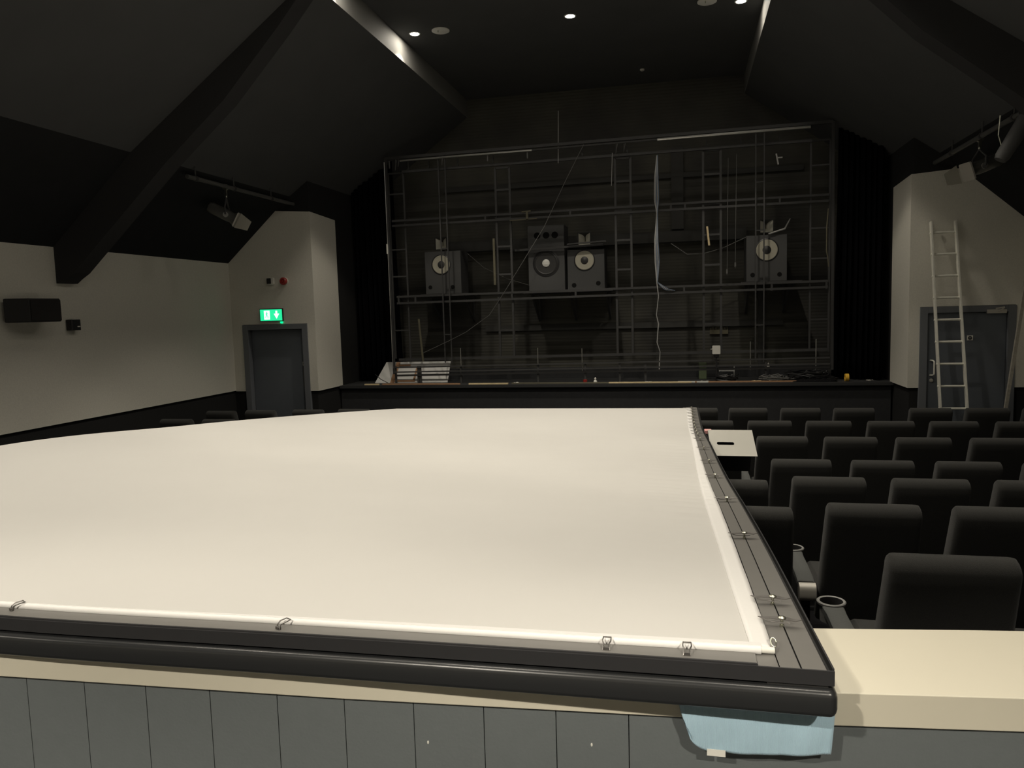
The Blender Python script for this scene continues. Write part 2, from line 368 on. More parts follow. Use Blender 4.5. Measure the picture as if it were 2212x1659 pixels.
# detectors on the wall over the sign
s = empty('motion_detector', (-6.33, 10.97, 2.78), 'small white detector with a dark face, left of the red sounder', 'detector')
b = MB(); b.rbox(-0.055, 0.055, -0.05, 0, -0.055, 0.055, 0.02, axis='y'); b.build('housing', M['whitep'], s, bevel=0.004)
b = MB(); b.rbox(-0.053, 0.02, -0.056, -0.05, -0.043, 0.043, 0.008, axis='y'); b.build('sensor_window', M['darkp'], s)
s = empty('alarm_sounder', (-6.10, 10.97, 2.77), 'round red fire alarm sounder on a white base', 'alarm')
b = MB(); b.lathe([(0.062, 0), (0.062, -0.02), (0.055, -0.025)], (0, 0, 0), 'y', 28); b.build('base', M['whitep'], s, smooth=True)
b = MB(); b.lathe([(0.058, -0.02), (0.058, -0.06), (0.045, -0.075), (0.03, -0.075), (0.028, -0.062), (0.018, -0.062), (0.014, -0.078), (0.0, -0.08)], (0, 0, 0), 'y', 28); b.build('sounder_cover', M['red'], s, smooth=True)

# ------------------------------------------------------------------ left wall fittings
s = empty('surround_speaker', (-7.07, 7.02, 2.36), 'black wedge-shaped surround speaker on the left wall', 'speaker')
b = MB(); b.prism([(0.05, -0.30), (0.26, -0.17), (0.30, 0.20), (0.06, 0.23)], -0.13, 0.125, 'z')
b.build('cabinet', M['darkp'], s, bevel=0.01)
b = MB(); b.prism([(0.262, -0.168), (0.272, -0.168), (0.312, 0.19), (0.302, 0.20)], -0.115, 0.11, 'z'); b.build('grille', mat('speaker grille cloth', (0.02, 0.018, 0.017), 0.9, bump=0.5, bscale=400), s)
b = MB(); b.box(0.0, 0.07, -0.04, 0.04, -0.05, 0.05); b.build('wall_bracket', M['steel'], s)
s = empty('wall_sensor', (-7.07, 7.66, 2.19), 'small black box with white label on the left wall', 'sensor')
b = MB(); b.rbox(0, 0.09, -0.07, 0.07, -0.065, 0.06, 0.015, axis='z'); b.build('housing', M['darkp'], s, bevel=0.004)
b = MB(); b.box(0.03, 0.085, -0.055, 0.0, 0.0602, 0.066); b.build('white_cap', M['whitep'], s)
b = MB(); b.box(0.0905, 0.093, 0.01, 0.05, -0.03, -0.015); b.build('white_cap', M['whitep'], s)

# ------------------------------------------------------------------ downlights and ceiling discs
def downlight(x, y, z, power, cone, label, group=None, proto=[None]):
    if proto[0] is None:
        o = empty('downlight', (x, y, z), label, 'ceiling light', group)
        b = MB(); b.lathe([(0.060, -0.004), (0.075, -0.004), (0.078, 0.0), (0.060, 0.0)], (0, 0, 0), 'z', 28, caps=False); b.build('trim_ring', M['disc'], o, smooth=True)
        b = MB(); b.lathe([(0.0, -0.004), (0.058, -0.004), (0.062, 0.0)], (0, 0, 0), 'z', 28); b.build('lens', M['lens'], o, smooth=True)
        proto[0] = o
    else:
        o = copy_tree(proto[0]); o.location = (x, y, z); o['label'] = label
        if 'group' in o.keys(): del o['group']
        if group: o['group'] = group
    L = bpy.data.lights.new('downlight_beam', 'SPOT'); L.energy = power; L.color = LAMP_COLOR; L.spot_size = R(cone); L.spot_blend = 0.22
    L.shadow_soft_size = 0.05
    lo = bpy.data.objects.new('downlight_beam', L); C.objects.link(lo); lo.location = (x, y, z - 0.012)
    if z > 5:
        A = bpy.data.lights.new('downlight_spill', 'AREA'); A.shape = 'DISK'; A.size = 0.1; A.energy = SPILL; A.color = LAMP_COLOR
        ao = bpy.data.objects.new('downlight_spill', A); C.objects.link(ao); ao.location = (x, y, z - 0.014)
    return o
names = {(-3.5, 10.1): 'lit downlight nearest the left upstand, beside a white disc', (-1.4, 10.1): 'lit downlight in the middle of the black ceiling', (0.71, 10.25): 'lit downlight at the top right beside the second white disc'}
for y in (10.1, 8.0, 5.9, 3.8, 1.7):
    for x in (-3.5, -1.4, 0.71):
        yy = 10.25 if (x > 0 and y == 10.1) else y
        k = names.get((x, yy))
        downlight(x, yy, 5.94, LAMP_POWER * (0.86 if x > 0 else 1.0), CONE, k or 'lit downlight further back in the raised black ceiling', None if k else 'downlights further back in the ceiling')
for x in (-4.2, -1.2, 1.3):
    downlight(x, -0.55, 3.25, REAR_POWER, 125, 'lit downlight in the low ceiling behind the counter', 'downlights behind the counter')
s = empty('ceiling_speaker', (-3.13, 10.08, 5.94), 'round white ceiling disc to the right of the left downlight', 'ceiling speaker', 'round ceiling discs')
b = MB(); b.lathe([(0.118, 0), (0.118, -0.01), (0.105, -0.016), (0.0, -0.016)], (0, 0, 0), 'z', 36); b.build('grille', M['disc'], s, smooth=True)
b = MB(); b.lathe([(0.006, 0), (0.006, -0.03), (0.0, -0.03)], (-0.02, -0.05, -0.01), 'z', 8); b.build('stud', M['zinc'], s)
s2 = copy_tree(s); s2.location = (0.3, 10.12, 5.94); s2['label'] = 'round white ceiling disc cut by the top edge, left of the right downlight'
s = empty('ceiling_sensor', (-0.62, 12.6, 5.94), 'tiny white fitting on the dark ceiling over the stage', 'sensor')
b = MB(); b.lathe([(0.035, 0), (0.035, -0.02), (0.02, -0.03), (0, -0.03)], (0, 0, 0), 'z', 16); b.build('cover', M['whitep'], s, smooth=True)

# ------------------------------------------------------------------ counter wall
ctr = empty('counter', (0, 1.8, 1.26), 'long cream counter top running across the back of the seating', 'counter')
fx = [-4.2, -1.883, -0.864, -0.026, 0.334, 0.747, 3.2]; fy = [1.62, 1.683, 1.728, 1.783, 1.806, 1.850, 2.10]
bk = [2.05, 2.09, 2.12, 2.16, 2.172, 2.225, 2.50]
b = MB(); vs = []; N = len(fx)
for i in range(N):
    for (yy, zz) in ((fy[i], 1.22), (fy[i], 1.30), (bk[i], 1.30), (bk[i], 1.22)): vs.append((fx[i], yy - 1.8, zz - 1.26))
fs = []
for i in range(N - 1):
    for k in range(4): fs.append((i * 4 + k, i * 4 + (k + 1) % 4, (i + 1) * 4 + (k + 1) % 4, (i + 1) * 4 + k))
fs += [(0, 1, 2, 3), (4 * N - 1, 4 * N - 2, 4 * N - 3, 4 * N - 4)]
b.add(vs, fs); b.build('worktop', M['counter'], ctr, bevel=0.002)
b = MB(); gx = [-3.35, -3.16, -2.98, -2.79, -2.60, -2.40, -2.20, -2.0, -1.81, -1.627, -1.438, -1.247, -1.053, -0.866, -0.681, -0.499, -0.317, -0.139, 3.2]
gx = [-4.2] + gx
bot = lambda x: interp(x, fx, fy)
for i in range(len(gx) - 1):
    x0, x1 = gx[i], gx[i + 1]
    q = 8 if i == len(gx) - 2 else 1
    for j in range(q):
        a0 = x0 + (x1 - x0) * j / q; a1 = x0 + (x1 - x0) * (j + 1) / q
        c0 = a0 + (0.0012 if j == 0 else 0); c1 = a1 - (0.0012 if j == q - 1 else 0)
        for (p0, p1, dy) in ((c0, c1, 0.012),):
            v = [(p0, bot(p0) + dy, 0.28), (p1, bot(p1) + dy, 0.28), (p1, bot(p1) + dy, 1.22), (p0, bot(p0) + dy, 1.22),
                 (p0, bot(p0) + dy + 0.02, 0.28), (p1, bot(p1) + dy + 0.02, 0.28), (p1, bot(p1) + dy + 0.02, 1.22), (p0, bot(p0) + dy + 0.02, 1.22)]
            b.add(v, [(0, 1, 2, 3), (7, 6, 5, 4), (0, 3, 7, 4), (1, 5, 6, 2), (3, 2, 6, 7), (0, 4, 5, 1)])
v = []
for i in range(N):
    v += [(fx[i], fy[i] + 0.028, 0.28), (fx[i], fy[i] + 0.028, 1.22), (fx[i], bk[i] - 0.02, 1.22), (fx[i], bk[i] - 0.02, 0.28)]
b.slot(1); b.add(v, fs)
pw = b.build('wall_counter', M['panel'], mats=[M['panel'], M['groove']]); struct(pw, 'slate grey boarded half-height wall under the cream counter')
for (x, z) in ((-0.646, 1.11), (-0.23, 1.13)):
    b = MB(); b.lathe([(0.0, -0.002), (0.0022, -0.0015), (0.0026, 0.0)], (x, bot(x) + 0.0118, z), 'y', 10); b.v = [(v[0], v[1], z + (v[2] - z) * 1.8) for v in b.v]
    o = b.build('paint_fleck', M['whitep'], pw)

# ------------------------------------------------------------------ the dismantled projection screen lying over the seats
scr = empty('projection_screen', (-1.6, 5.0, 1.2), 'huge white projection screen in its black frame lying flat over the seats', 'screen')
SO = Vector((-1.6, 5.0, 1.2))
RY = [1.70, 2.2, 2.73, 3.46, 4.55, 6.2, 7.55, 8.34]
RX = [0.314, 0.301, 0.287, 0.268, 0.239, 0.194, 0.158, 0.138]
RZ = [1.400, 1.376, 1.348, 1.294, 1.202, 1.117, 1.052, 1.120]
LY = [1.70, 3.10, 4.65, 5.90, 8.34]
LX = [-3.55, -3.50, -3.43, -3.38, -3.30]
LZ = [1.50, 1.575, 1.46, 1.345, 1.095]
def rx(y): return interp(y, RY, RX)
def rz(y): return smooth_interp(y, RY, RZ)
def lx(y): return interp(y, LY, LX)
def lz(y): return smooth_interp(y, LY, LZ)
def nz(x): return smooth_interp(x, [-3.55, -2.8, -1.9, -1.0, 0.314], [1.50, 1.435, 1.402, 1.40, 1.40])
def ny(x): return smooth_interp(x, [-3.55, -1.84, -0.82, 0.017, 0.4], [1.63, 1.665, 1.690, 1.702, 1.7035])
def hyy(x): return smooth_interp(x, [-3.5, -1.9, -0.87, -0.2, 0.2], [1.70, 1.737, 1.761, 1.772, 1.780])
def fz(x): return smooth_interp(x, [-3.3, -1.5, 0.138], [1.095, 1.105, 1.12])
flange = [(0, -0.033), (0, 0.005), (0.004, 0.005), (0.0042, -0.010), (0.015, -0.010), (0.0155, 0), (0.066, 0), (0.0662, -0.006), (0.0695, -0.006), (0.0697, 0), (0.112, -0.001),
          (0.1122, -0.007), (0.1145, -0.007), (0.1147, -0.001), (0.158, -0.002), (0.158, -0.033)]
fl_mat = [1, 1, 2, 2, 2, 0, 2, 2, 2, 0, 2, 2, 2, 0, 1, 1]
tubep = []
for cx_, cz_, t in ((0.0, -0.054, 90), (0.0, -0.088, 180), (0.14, -0.088, 270), (0.14, -0.054, 0)):
    rr = 0.014
    for k in range(5):
        a = R(t + 22.5 * k); tubep.append((cx_ + rr * math.cos(a), cz_ + rr * math.sin(a)))
def tube_sweep(path, inward, rounded):
    # the tube under each rail; its free end is rounded over
    b = MB(); path = [Vector(p) for p in path]
    if not rounded: b.sweep(tubep, path, inward); return b
    d = (path[0] - path[1]).normalized(); r = 0.018; vs = []; n = len(tubep)
    rings = [(path[0] + d * (-r + r * math.sin(R(a))), r * (1 - math.cos(R(a)))) for a in (90, 70, 50, 30, 12, 0)] + [(p, 0) for p in path[1:] if (p - path[0]).length > r]
    for p, ins in rings:
        for a, c in tubep:
            a2 = 0.070 + (a - 0.070) * (1 - ins / 0.077); c2 = -0.071 + (c + 0.071) * (1 - ins / 0.031)
            vs.append((p[0] + inward[0] * a2, p[1] + inward[1] * a2, p[2] + c2))
    fs = [(i * n + k, i * n + (k + 1) % n, (i + 1) * n + (k + 1) % n, (i + 1) * n + k) for i in range(len(rings) - 1) for k in range(n)]
    fs += [tuple(range(n))[::-1], tuple(range((len(rings) - 1) * n, len(rings) * n))]
    return b.add(vs, fs)
def rail(name, path, inward, label=None, tpath=None):
    b = MB(); b.sweep(flange, path, inward)
    n = len(flange)
    for i in range(len(path) - 1):
        for k in range(n): b.mi[i * n + k] = fl_mat[k]
    b.mi[-1] = b.mi[-2] = 1
    p2 = [Vector(p) - SO for p in path]
    b.v = [tuple(Vector(v) - SO) for v in b.v]
    o = b.build(name, M['rail'], scr, mats=[M['rail'], M['lip'], M['groove']])
    if label: o['label'] = label
    t = tube_sweep(tpath or path, inward, inward == (0, 1)); t.v = [tuple(Vector(v) - SO) for v in t.v]
    t.build('frame_tube', M['tube'], o, smooth=True)
    w_ = MB(); w_.sweep([(0.012, -0.040), (0.012, -0.030), (0.14, -0.030), (0.14, -0.040)], path, inward); w_.v = [tuple(Vector(v) - SO) for v in w_.v]
    w_.build('spacer', M['groove'], o)
    return o
ys = [1.70 + (8.34 - 1.70) * i / 60 for i in range(61)]
rail('frame_rail', [(rx(y), max(y, 1.7045), rz(y)) for y in ys], (-1, 0), tpath=[(rx(y), max(y, 1.855), rz(y)) for y in ys if y > 1.75])
rail('frame_rail', [(lx(y), y, lz(y) - 0.02) for y in ys], (1, 0))
xs = [0.154 - (0.154 + 3.38) * i / 40 for i in range(41)]
nr = rail('frame_rail', [(x, ny(x) + 0.0005, nz(x)) for x in xs], (0, 1), tpath=[(x, ny(x) - 0.0035, nz(x)) for x in [0.321] + [0.30 - 3.68 * i / 40 for i in range(41)]])
b = MB(); b.sweep([(0, -0.033), (0, 0.001), (0.004, 0.001), (0.004, -0.033)], [(x, ny(x) - 0.0035, nz(x)) for x in [0.314] + xs], (0, 1)); b.v = [tuple(Vector(v) - SO) for v in b.v]
b.build('front_lip', M['lip'], nr)
xs = [-0.02 - (3.12) * i / 40 for i in range(41)]
rail('frame_rail', [(x, 8.34, fz(x) - 0.02) for x in xs], (0, -1))
# membrane
NU, NV = 110, 260
OFFY = [1.80, 1.87, 1.99, 2.3, 2.78, 3.3, 3.8, 4.9, 5.6, 7.2, 8.3]; OFF = [0.163, 0.164, 0.166, 0.170, 0.174, 0.176, 0.175, 0.160, 0.148, 0.13, 0.12]
def hem_in(y): return rx(y) - smooth_interp(y, OFFY, OFF)
def hem_out(y): return rx(y) - smooth_interp(y, [1.8, 3.0, 6.2, 8.34], [0.115, 0.118, 0.104, 0.070])
def memz(x, y):
    x1 = hem_in(y); x0 = lx(y) + 0.03; t = max(0.0, (x1 - x) / (x1 - x0)); u = (y - 1.78) / (8.28 - 1.78)
    zr_, zl_ = rz(y) + 0.004, lz(y) + 0.012
    z = zr_ * (1 - t) + zl_ * t
    # blend to the near and far rails
    zc_n = nz(x) + 0.004; zr_n = nz(x1) * (1 - t) + nz(x0) * t
    e0 = rz(1.78) * (1 - t) + lz(1.78) * t
    z += (zc_n - e0) * math.exp(-max(0, y - 1.78) / 0.9)
    z -= 0.05 * math.sin(math.pi * min(1, t)) ** 1.0 * math.sin(math.pi * min(1, max(0, u)))
    d = x1 - x
    amp = 0.0036 * math.exp(-((y - 4.1) / 0.9) ** 2) + 0.0018 * math.exp(-((y - 6.2) / 0.9) ** 2) + 0.0007
    z += amp * math.exp(-d / 0.28) * (math.sin(y * 46 + 3 * math.sin(y * 5) - d * 6) + 0.6 * math.sin(y * 83 + d * 9))
    return z
b = MB(); vs = []
for j in range(NV + 1):
    u = j / NV; y = 1.785 + (8.28 - 1.785) * u
    x1 = hem_in(y); x0 = lx(y) + 0.03
    for i in range(NU + 1):
        t = (i / NU) ** 1.6; x = x1 + (x0 - x1) * t
        vs.append((x - SO.x, y + (hyy(x) + 0.004 - 1.785) * (1 - u) ** 14 - SO.y, memz(x, y) - SO.z))
fs = [(j * (NU + 1) + i, j * (NU + 1) + i + 1, (j + 1) * (NU + 1) + i + 1, (j + 1) * (NU + 1) + i) for j in range(NV) for i in range(NU)]
b.add(vs, fs); mem = b.build('screen_membrane', M['screen'], scr, smooth=True)
# white hem along the right-hand rail
b = MB(); vs = []; n = 240
for j in range(n + 1):
    y = 1.785 + (8.28 - 1.785) * j / n; xo, xi = hem_out(y), hem_in(y) - 0.004
    wob = 0.0005 * math.sin(y * 8.4 * 2); zi = memz(hem_in(y) - 0.004, y) + 0.0022; zo = rz(y) + 0.006
    for k in range(5):
        t = k / 4; x = xo + wob * (1 - t) + (xi - xo) * t
        vs.append((x - SO.x, y - SO.y, zo + (zi - zo) * t + 0.0006 * math.sin(math.pi * t) - SO.z))
b.add(vs, [(j * 5 + k, j * 5 + k + 1, (j + 1) * 5 + k + 1, (j + 1) * 5 + k) for j in range(n) for k in range(4)])
h = b.build('side_hem', M['hem'], scr, smooth=True); sm = h.modifiers.new('thick', 'SOLIDIFY'); sm.thickness = 0.002; sm.offset = -1
# near hem with its rod pocket
b = MB()
xs = [0.168 - (0.168 + 3.3) * i / 60 for i in range(61)]
b.sweep([(0.010 * math.cos(R(a)), 0.003 + 0.010 * math.sin(R(a))) for a in range(0, 360, 36)], [(x, hyy(x), nz(x)) for x in xs], (0, 1))
b.sweep([(0.002, 0.011), (0.002, 0.013), (0.030, 0.0085), (0.030, 0.006)], [(x, hyy(x), nz(x)) for x in xs], (0, 1))
b.v = [tuple(Vector(v) - SO) for v in b.v]
b.build('near_hem', M['hem'], scr, smooth=True)
b = MB(); b.tube([Vector((0.14, 1.780, 1.403)) - SO, Vector((0.198, 1.781, 1.403)) - SO], 0.0075, 14); b.build('hem_rod', M['whitep'], scr, smooth=True)
b = MB(); pts = []
for k in range(15):
    a = 2 * math.pi * k / 14; pts.append(Vector((0.199 + 0.006 * math.cos(a), 1.812 + 0.016 * math.sin(a), 1.409 + 0.004 * math.sin(a))) - SO)
b.tube(pts, 0.0018, 6, False); b.build('snap_link', M['zinc'], scr, smooth=True)
# spring hooks on the side rail, each a swept blade on a bolt
hy = [1.960, 2.127, 2.871, 3.658, 4.496, 5.104, 5.752, 6.316, 6.70, 6.98, 7.22, 7.42, 7.60, 7.76, 7.90, 8.03, 8.15, 8.26]
hk0 = None
for i, y in enumerate(hy):
    loc = Vector((rx(y) - 0.072, y, rz(y)))
    if hk0 is None:
        b = MB()
        # blade: outline along local x, twin strips with a slot
        up = [(-0.058, 0.020), (-0.045, 0.018), (-0.030, 0.020), (0.0, 0.021), (0.015, 0.020), (0.032, 0.018), (0.048, 0.021)]
        wd = [0.0014, 0.006, 0.006, 0.0105, 0.010, 0.0065, 0.0008]
        vs = []
        for (x, z), ww in zip(up, wd):
            vs += [(x, -ww, z), (x, ww, z), (x, ww, z + 0.0015), (x, -ww, z + 0.0015)]
        fs = []
        for q in range(len(up) - 1):
            for k in range(4): fs.append((q * 4 + k, q * 4 + (k + 1) % 4, (q + 1) * 4 + (k + 1) % 4, (q + 1) * 4 + k))
        fs += [(0, 1, 2, 3), (27, 26, 25, 24)]
        b.add(vs, fs)
        b.tube([(-0.05, -0.003, 0.019), (-0.030, -0.006, 0.014), (0.0, -0.007, 0.012), (0.02, -0.005, 0.013)], 0.0013, 6)
        hk = b.build('spring_hook', M['hook'], scr, smooth=True)
        c = MB(); c.lathe([(0.0035, -0.004), (0.0035, 0.022), (0.0095, 0.022), (0.0100, 0.0245), (0.006, 0.0265), (0.0, 0.027)], (0, 0, 0), 'z', 18)
        c.lathe([(0.0055, -0.001), (0.0055, 0.006)], (0, 0, 0), 'z', 8)
        c.build('bolt', M['zinc'], hk, smooth=True)
        hk0 = hk
    else:
        hk = copy_tree(hk0, scr)
    hk.location = loc - SO
    hk.rotation_euler = (0, 0, R([-6, -3, 2, 4, -4, 3, -2, 2][i % 8]))
    if i in (3, 4): hk.rotation_euler.x = R(8)
# wire hooks on the near rail
for i, (x, y, a) in enumerate([(-1.85, 1.722, -28), (-1.024, 1.726, -28), (-0.185, 1.742, 0), (0.001, 1.742, 0)]):
    b = MB()
    b.tube([(-0.008, -0.012, 0.0), (-0.006, -0.006, 0.012), (-0.010, 0.004, 0.016), (-0.009, 0.022, 0.017), (0.009, 0.022, 0.017), (0.010, 0.004, 0.016), (0.006, -0.006, 0.012), (0.008, -0.012, 0.0)], 0.0018, 6)
    b.box(-0.007, 0.007, -0.014, -0.006, -0.004, 0.007)
    o = b.build('wire_hook', M['hook'], scr, smooth=True); o.location = Vector((x, y, nz(x) + 0.0)) - SO; o.rotation_euler = (0, 0, R(a))

# ------------------------------------------------------------------ blue cloth under the frame corner
b = MB(); vs = []; nu, nv = 40, 44
for i in range(nu + 1):
    u = i / nu; x = -0.022 + 0.356 * u
    yb = interp(x, fx, fy)
    drop = 0.128 + 0.010 * math.sin(u * 3.0) - 0.004 * u
    r_c = 0.07
    if u * 0.344 < r_c: drop -= 0.045 * (1 - math.sqrt(max(0, 1 - (1 - u * 0.344 / r_c) ** 2)))
    for j in range(nv + 1):
        v = j / nv
        fold = 0.004 * math.sin(u * 9 + 0.5) * min(1, max(0, (v - 0.4) * 2)) + 0.003 * math.sin(u * 23 + v * 2) * max(0, v - 0.5)
        top = 0.26
        if v < 0.4:
            yy = yb - 0.008 + 0.12 * (0.4 - v) / 0.4; zz = 1.3035
        else:
            q = (v - 0.4) / 0.6; yy = yb - 0.012 - 0.012 * math.sin(min(1, q * 1.4) * math.pi / 2) - abs(fold); zz = 1.3035 - (drop + 0.012) * q
            if q < 0.12: zz = 1.3035 - (drop + 0.012) * q * 0.6
        xx = x + (0.016 * (1 - (v - 0.4) / 0.6) * (1 - u) * -0.0 if v > 0.4 else 0) - (0.012 * u * max(0, (v - 0.4) / 0.6))
        if v > 0.4 and u < 0.2: xx += 0.022 * ((v - 0.4) / 0.6) ** 2 * (1 - u / 0.2)
        vs.append((xx, yy, zz))
b.add(vs, [(i * (nv + 1) + j, (i + 1) * (nv + 1) + j, (i + 1) * (nv + 1) + j + 1, i * (nv + 1) + j + 1) for i in range(nu) for j in range(nv)])
cl = b.build('cleaning_cloth', M['cloth'], smooth=True, origin=(0.15, 1.78, 1.2)); md = cl.modifiers.new('t', 'SOLIDIFY'); md.thickness = 0.005; md.offset = 1
tag(cl, 'folded pale blue cloth padding the frame corner and hanging over the counter edge', 'cloth')
b = MB(); b.box(0.045 - 0.15, 0.087 - 0.15, -0.026 - 0.0, -0.024, -0.052, -0.036); t_ = b.build('care_label', M['whitep'], cl); t_['label'] = 'white care label'

# ------------------------------------------------------------------ cinema seats
def make_seat():
    o = empty('cinema_seat', (0, 0, 0), 'x', 'seat')
    # origin: floor level below the left rear top corner of the backrest; the seat faces +y
    b = MB()
    prof = []      # (y, z, half width)
    H0, H1 = 0.28, 0.965
    rows = []
    for k in range(13):
        t = k / 12; z = H0 + (H1 - 0.055 - H0) * t; y = 0.20 * (1 - t); rows.append((y, y + 0.135, z, 0.245 - 0.020 * t))
    # rounded top
    top = []
    for k in range(1, 7):
        a = R(90 * k / 6); top.append((0.06 - 0.06 * math.cos(a) , 0.135 - 0.055 + 0.055 * math.cos(a), H1 - 0.055 + 0.055 * math.sin(a), 0.225 - 0.012 * (1 - math.cos(a))))
    allr = rows + top
    vs = []; n = 0
    def ring(y0, y1, z, hw):
        r = min(0.035, (y1 - y0) / 2 * 0.9); pts = []
        for cx_, cy_, t in ((hw - r, y1 - r, 0), (-hw + r, y1 - r, 90), (-hw + r, y0 + r, 180), (hw - r, y0 + r, 270)):
            for k in range(4):
                a = R(t + 30 * k); pts.append((0.225 + cx_ + r * math.cos(a), cy_ + r * math.sin(a), z))
        return pts
    for rr_ in allr:
        pts = ring(rr_[0], max(rr_[1], rr_[0] + 0.012), rr_[2], rr_[3]); vs += pts; n = len(pts)
    fs = []
    for i in range(len(allr) - 1):
        for k in range(n): fs.append((i * n + k, i * n + (k + 1) % n, (i + 1) * n + (k + 1) % n, (i + 1) * n + k))
    fs += [tuple(range(n))[::-1], tuple(range((len(allr) - 1) * n, len(allr) * n))]
    b.add(vs, fs); b.build('backrest', M['seat'], o, smooth=True)
    b = MB(); b.rbox(0.005, 0.438, 0.30, 0.76, 0.29, 0.44, 0.045, 4, 'x'); b.build('seat_cushion', M['seat'], o, smooth=True, bevel=0.02)
    b = MB(); b.box(0.17, 0.28, 0.28, 0.46, 0.0, 0.30); b.box(0.10, 0.35, 0.22, 0.56, 0.0, 0.03); b.build('pedestal', M['darkp'], o, bevel=0.006)
    arm = MB()
    # arm standing left of the seat, centre at x = -0.075
    prof = [(-0.043, 0), (0.043, 0)]
    vs = []; st = [(0.20, 0.044, 0.496), (0.26, 0.044, 0.506), (0.45, 0.044, 0.512), (0.60, 0.043, 0.512), (0.69, 0.048, 0.510)]
    for y, hw, z in st:
        vs += [(-0.075 - hw, y, z - 0.035), (-0.075 + hw, y, z - 0.035), (-0.075 + hw, y, z - 0.006), (-0.075 + hw - 0.008, y, z), (-0.075 - hw + 0.008, y, z), (-0.075 - hw, y, z - 0.006)]
    fs = []
    for i in range(len(st) - 1):
        for k in range(6): fs.append((i * 6 + k, i * 6 + (k + 1) % 6, (i + 1) * 6 + (k + 1) % 6, (i + 1) * 6 + k))
    fs += [(5, 4, 3, 2, 1, 0), tuple(range(24, 30))]
    arm.add(vs, fs); ar = arm.build('armrest', M['pad'], o, smooth=True)
    c = MB(); c.lathe([(0.050, -0.09), (0.052, -0.01), (0.064, -0.006), (0.066, 0.004), (0.062, 0.008), (0.052, 0.006), (0.049, -0.01), (0.046, -0.085), (0.0, -0.085)], (-0.075, 0.735, 0.512), 'z', 28)
    for q in range(len(c.mi)): c.mi[q] = 1 if q >= 28 * 5 else 0
    c.build('cup_holder', M['ringp'], ar, smooth=True, mats=[M['ringp'], M['hole']])
    c = MB(); c.rbox(-0.118, -0.032, 0.135, 0.205, 0.40, 0.497, 0.034, 5, 'x'); c.build('arm_end', M['cap'], ar, smooth=True)
    c = MB(); c.box(-0.10, -0.05, 0.22, 0.62, 0.05, 0.478); c.build('arm_stand', M['darkp'], ar, bevel=0.01)
    return o
seat0 = make_seat(); used = [False]
ORD = ['first', 'second', 'third', 'fourth', 'fifth', 'sixth', 'seventh']
def place_seat(xl, ytop, zf, label, group='charcoal cinema seats in rows'):
    o = seat0 if not used[0] else copy_tree(seat0)
    used[0] = True
    o.location = (xl, ytop, zf); o['label'] = label; o['group'] = group
    return o
rows = [  # y of the back, floor, left edges
    (3.00, 0.275, [None, 0.745, 1.345, 1.945]),
    (4.08, 0.195, [0.10, 0.714, 1.314, 1.914]),
    (5.15, 0.10, [0.085, 0.685, 1.290, 1.887, 2.49]),
    (6.25, 0.0, [None, 0.671, 1.268, 1.871, 2.47, 3.07]),
    (7.28, 0.012, [0.06, 0.650, 1.240, 1.845, 2.450, 3.05]),
    (8.44, -0.012, [0.06, 0.660, 1.253, 1.859, 2.453, 3.066]),
    (9.54, -0.018, [-0.055, 0.524, 1.127, 1.724, 2.55, 3.14, 3.73])]
for r, (y, z, xs_) in enumerate(rows):
    if r == 6:
        names_ = ['charcoal cinema seat in the front row, nearest the lying screen\'s far corner', 'charcoal cinema seat in the front row, second along from the lying screen', 'charcoal cinema seat in the front row, third along from the lying screen', 'charcoal cinema seat in the front row, last before the gap in the row', 'dark cinema seat in the front row, first after the gap, left of the ladder foot', 'dark cinema seat in the front row, behind the foot of the ladder', 'dark cinema seat in the front row, at the far right wall']
    for k, x in enumerate(xs_):
        if x is None: continue
        if r == 6: lab = names_[k]
        elif k == 0: lab = 'charcoal seat, %s row from the cream counter, partly under the screen frame' % ORD[r]
        else: lab = 'charcoal seat, %s row from the cream counter, %s seat clear of the screen frame' % (ORD[r], ORD[k - 1])
        place_seat(x, y, z - (0.03 if k == 0 and r in (1, 2, 4) else 0), lab)
for k, x in enumerate([-6.65, -6.03, -5.30, -4.62]):
    place_seat(x, 9.50, -0.055 + 0.01 * k, 'dark front row seat, ' + ['nearest the left wall', 'second from the left wall, before the exit door', 'third from the left wall', 'fourth from the left wall, right of the exit door'][k])
place_seat(-6.59, 8.44, -0.02, 'dark cinema seat against the left wall, one row behind the front row')
place_seat(-5.98, 8.44, -0.02, 'dark cinema seat beside the screen frame, one row behind the front row on the left')

# ------------------------------------------------------------------ card box with a hand hole on the seats
bx = empty('carton', (0.21, 6.25, 1.0), 'pale grey box with an oval hand hole tilted on the seats beside the screen', 'box')
b = MB(); n_ = 10
hx, hy_, hr = 0.075, 0.125, 0.013
# face plane: u along x, v up the slope; slope direction (0,.743,.669)
du = Vector((1, -0.03, 0)).normalized(); dv = Vector((-0.10, 0.74, 0.66)).normalized(); dn = du.cross(dv).normalized()
def P_(u, v, w_=0.0): return du * u + dv * v + dn * w_
W_, Hh = 0.35, 0.27
ax0, ax1, ay0, ay1, ch = 0.055, 0.190, 0.112, 0.140, 0.008
def quad(u0, u1, v0, v1): b.add([P_(u0, v0), P_(u1, v0), P_(u1, v1), P_(u0, v1)], [(0, 1, 2, 3)])
quad(0, ax0, 0, Hh); quad(ax1, W_, 0, Hh); quad(ax0, ax1, 0, ay0); quad(ax0, ax1, ay1, Hh)
for (cu, su) in ((ax0, 1), (ax1, -1)):
    for (cv, sv) in ((ay0, 1), (ay1, -1)): b.add([P_(cu, cv), P_(cu + su * ch, cv), P_(cu, cv + sv * ch)], [(0, 1, 2)])
b.slot(1)
q8 = [(ax0, ay0), (ax1, ay0), (ax1, ay1), (ax0, ay1)]
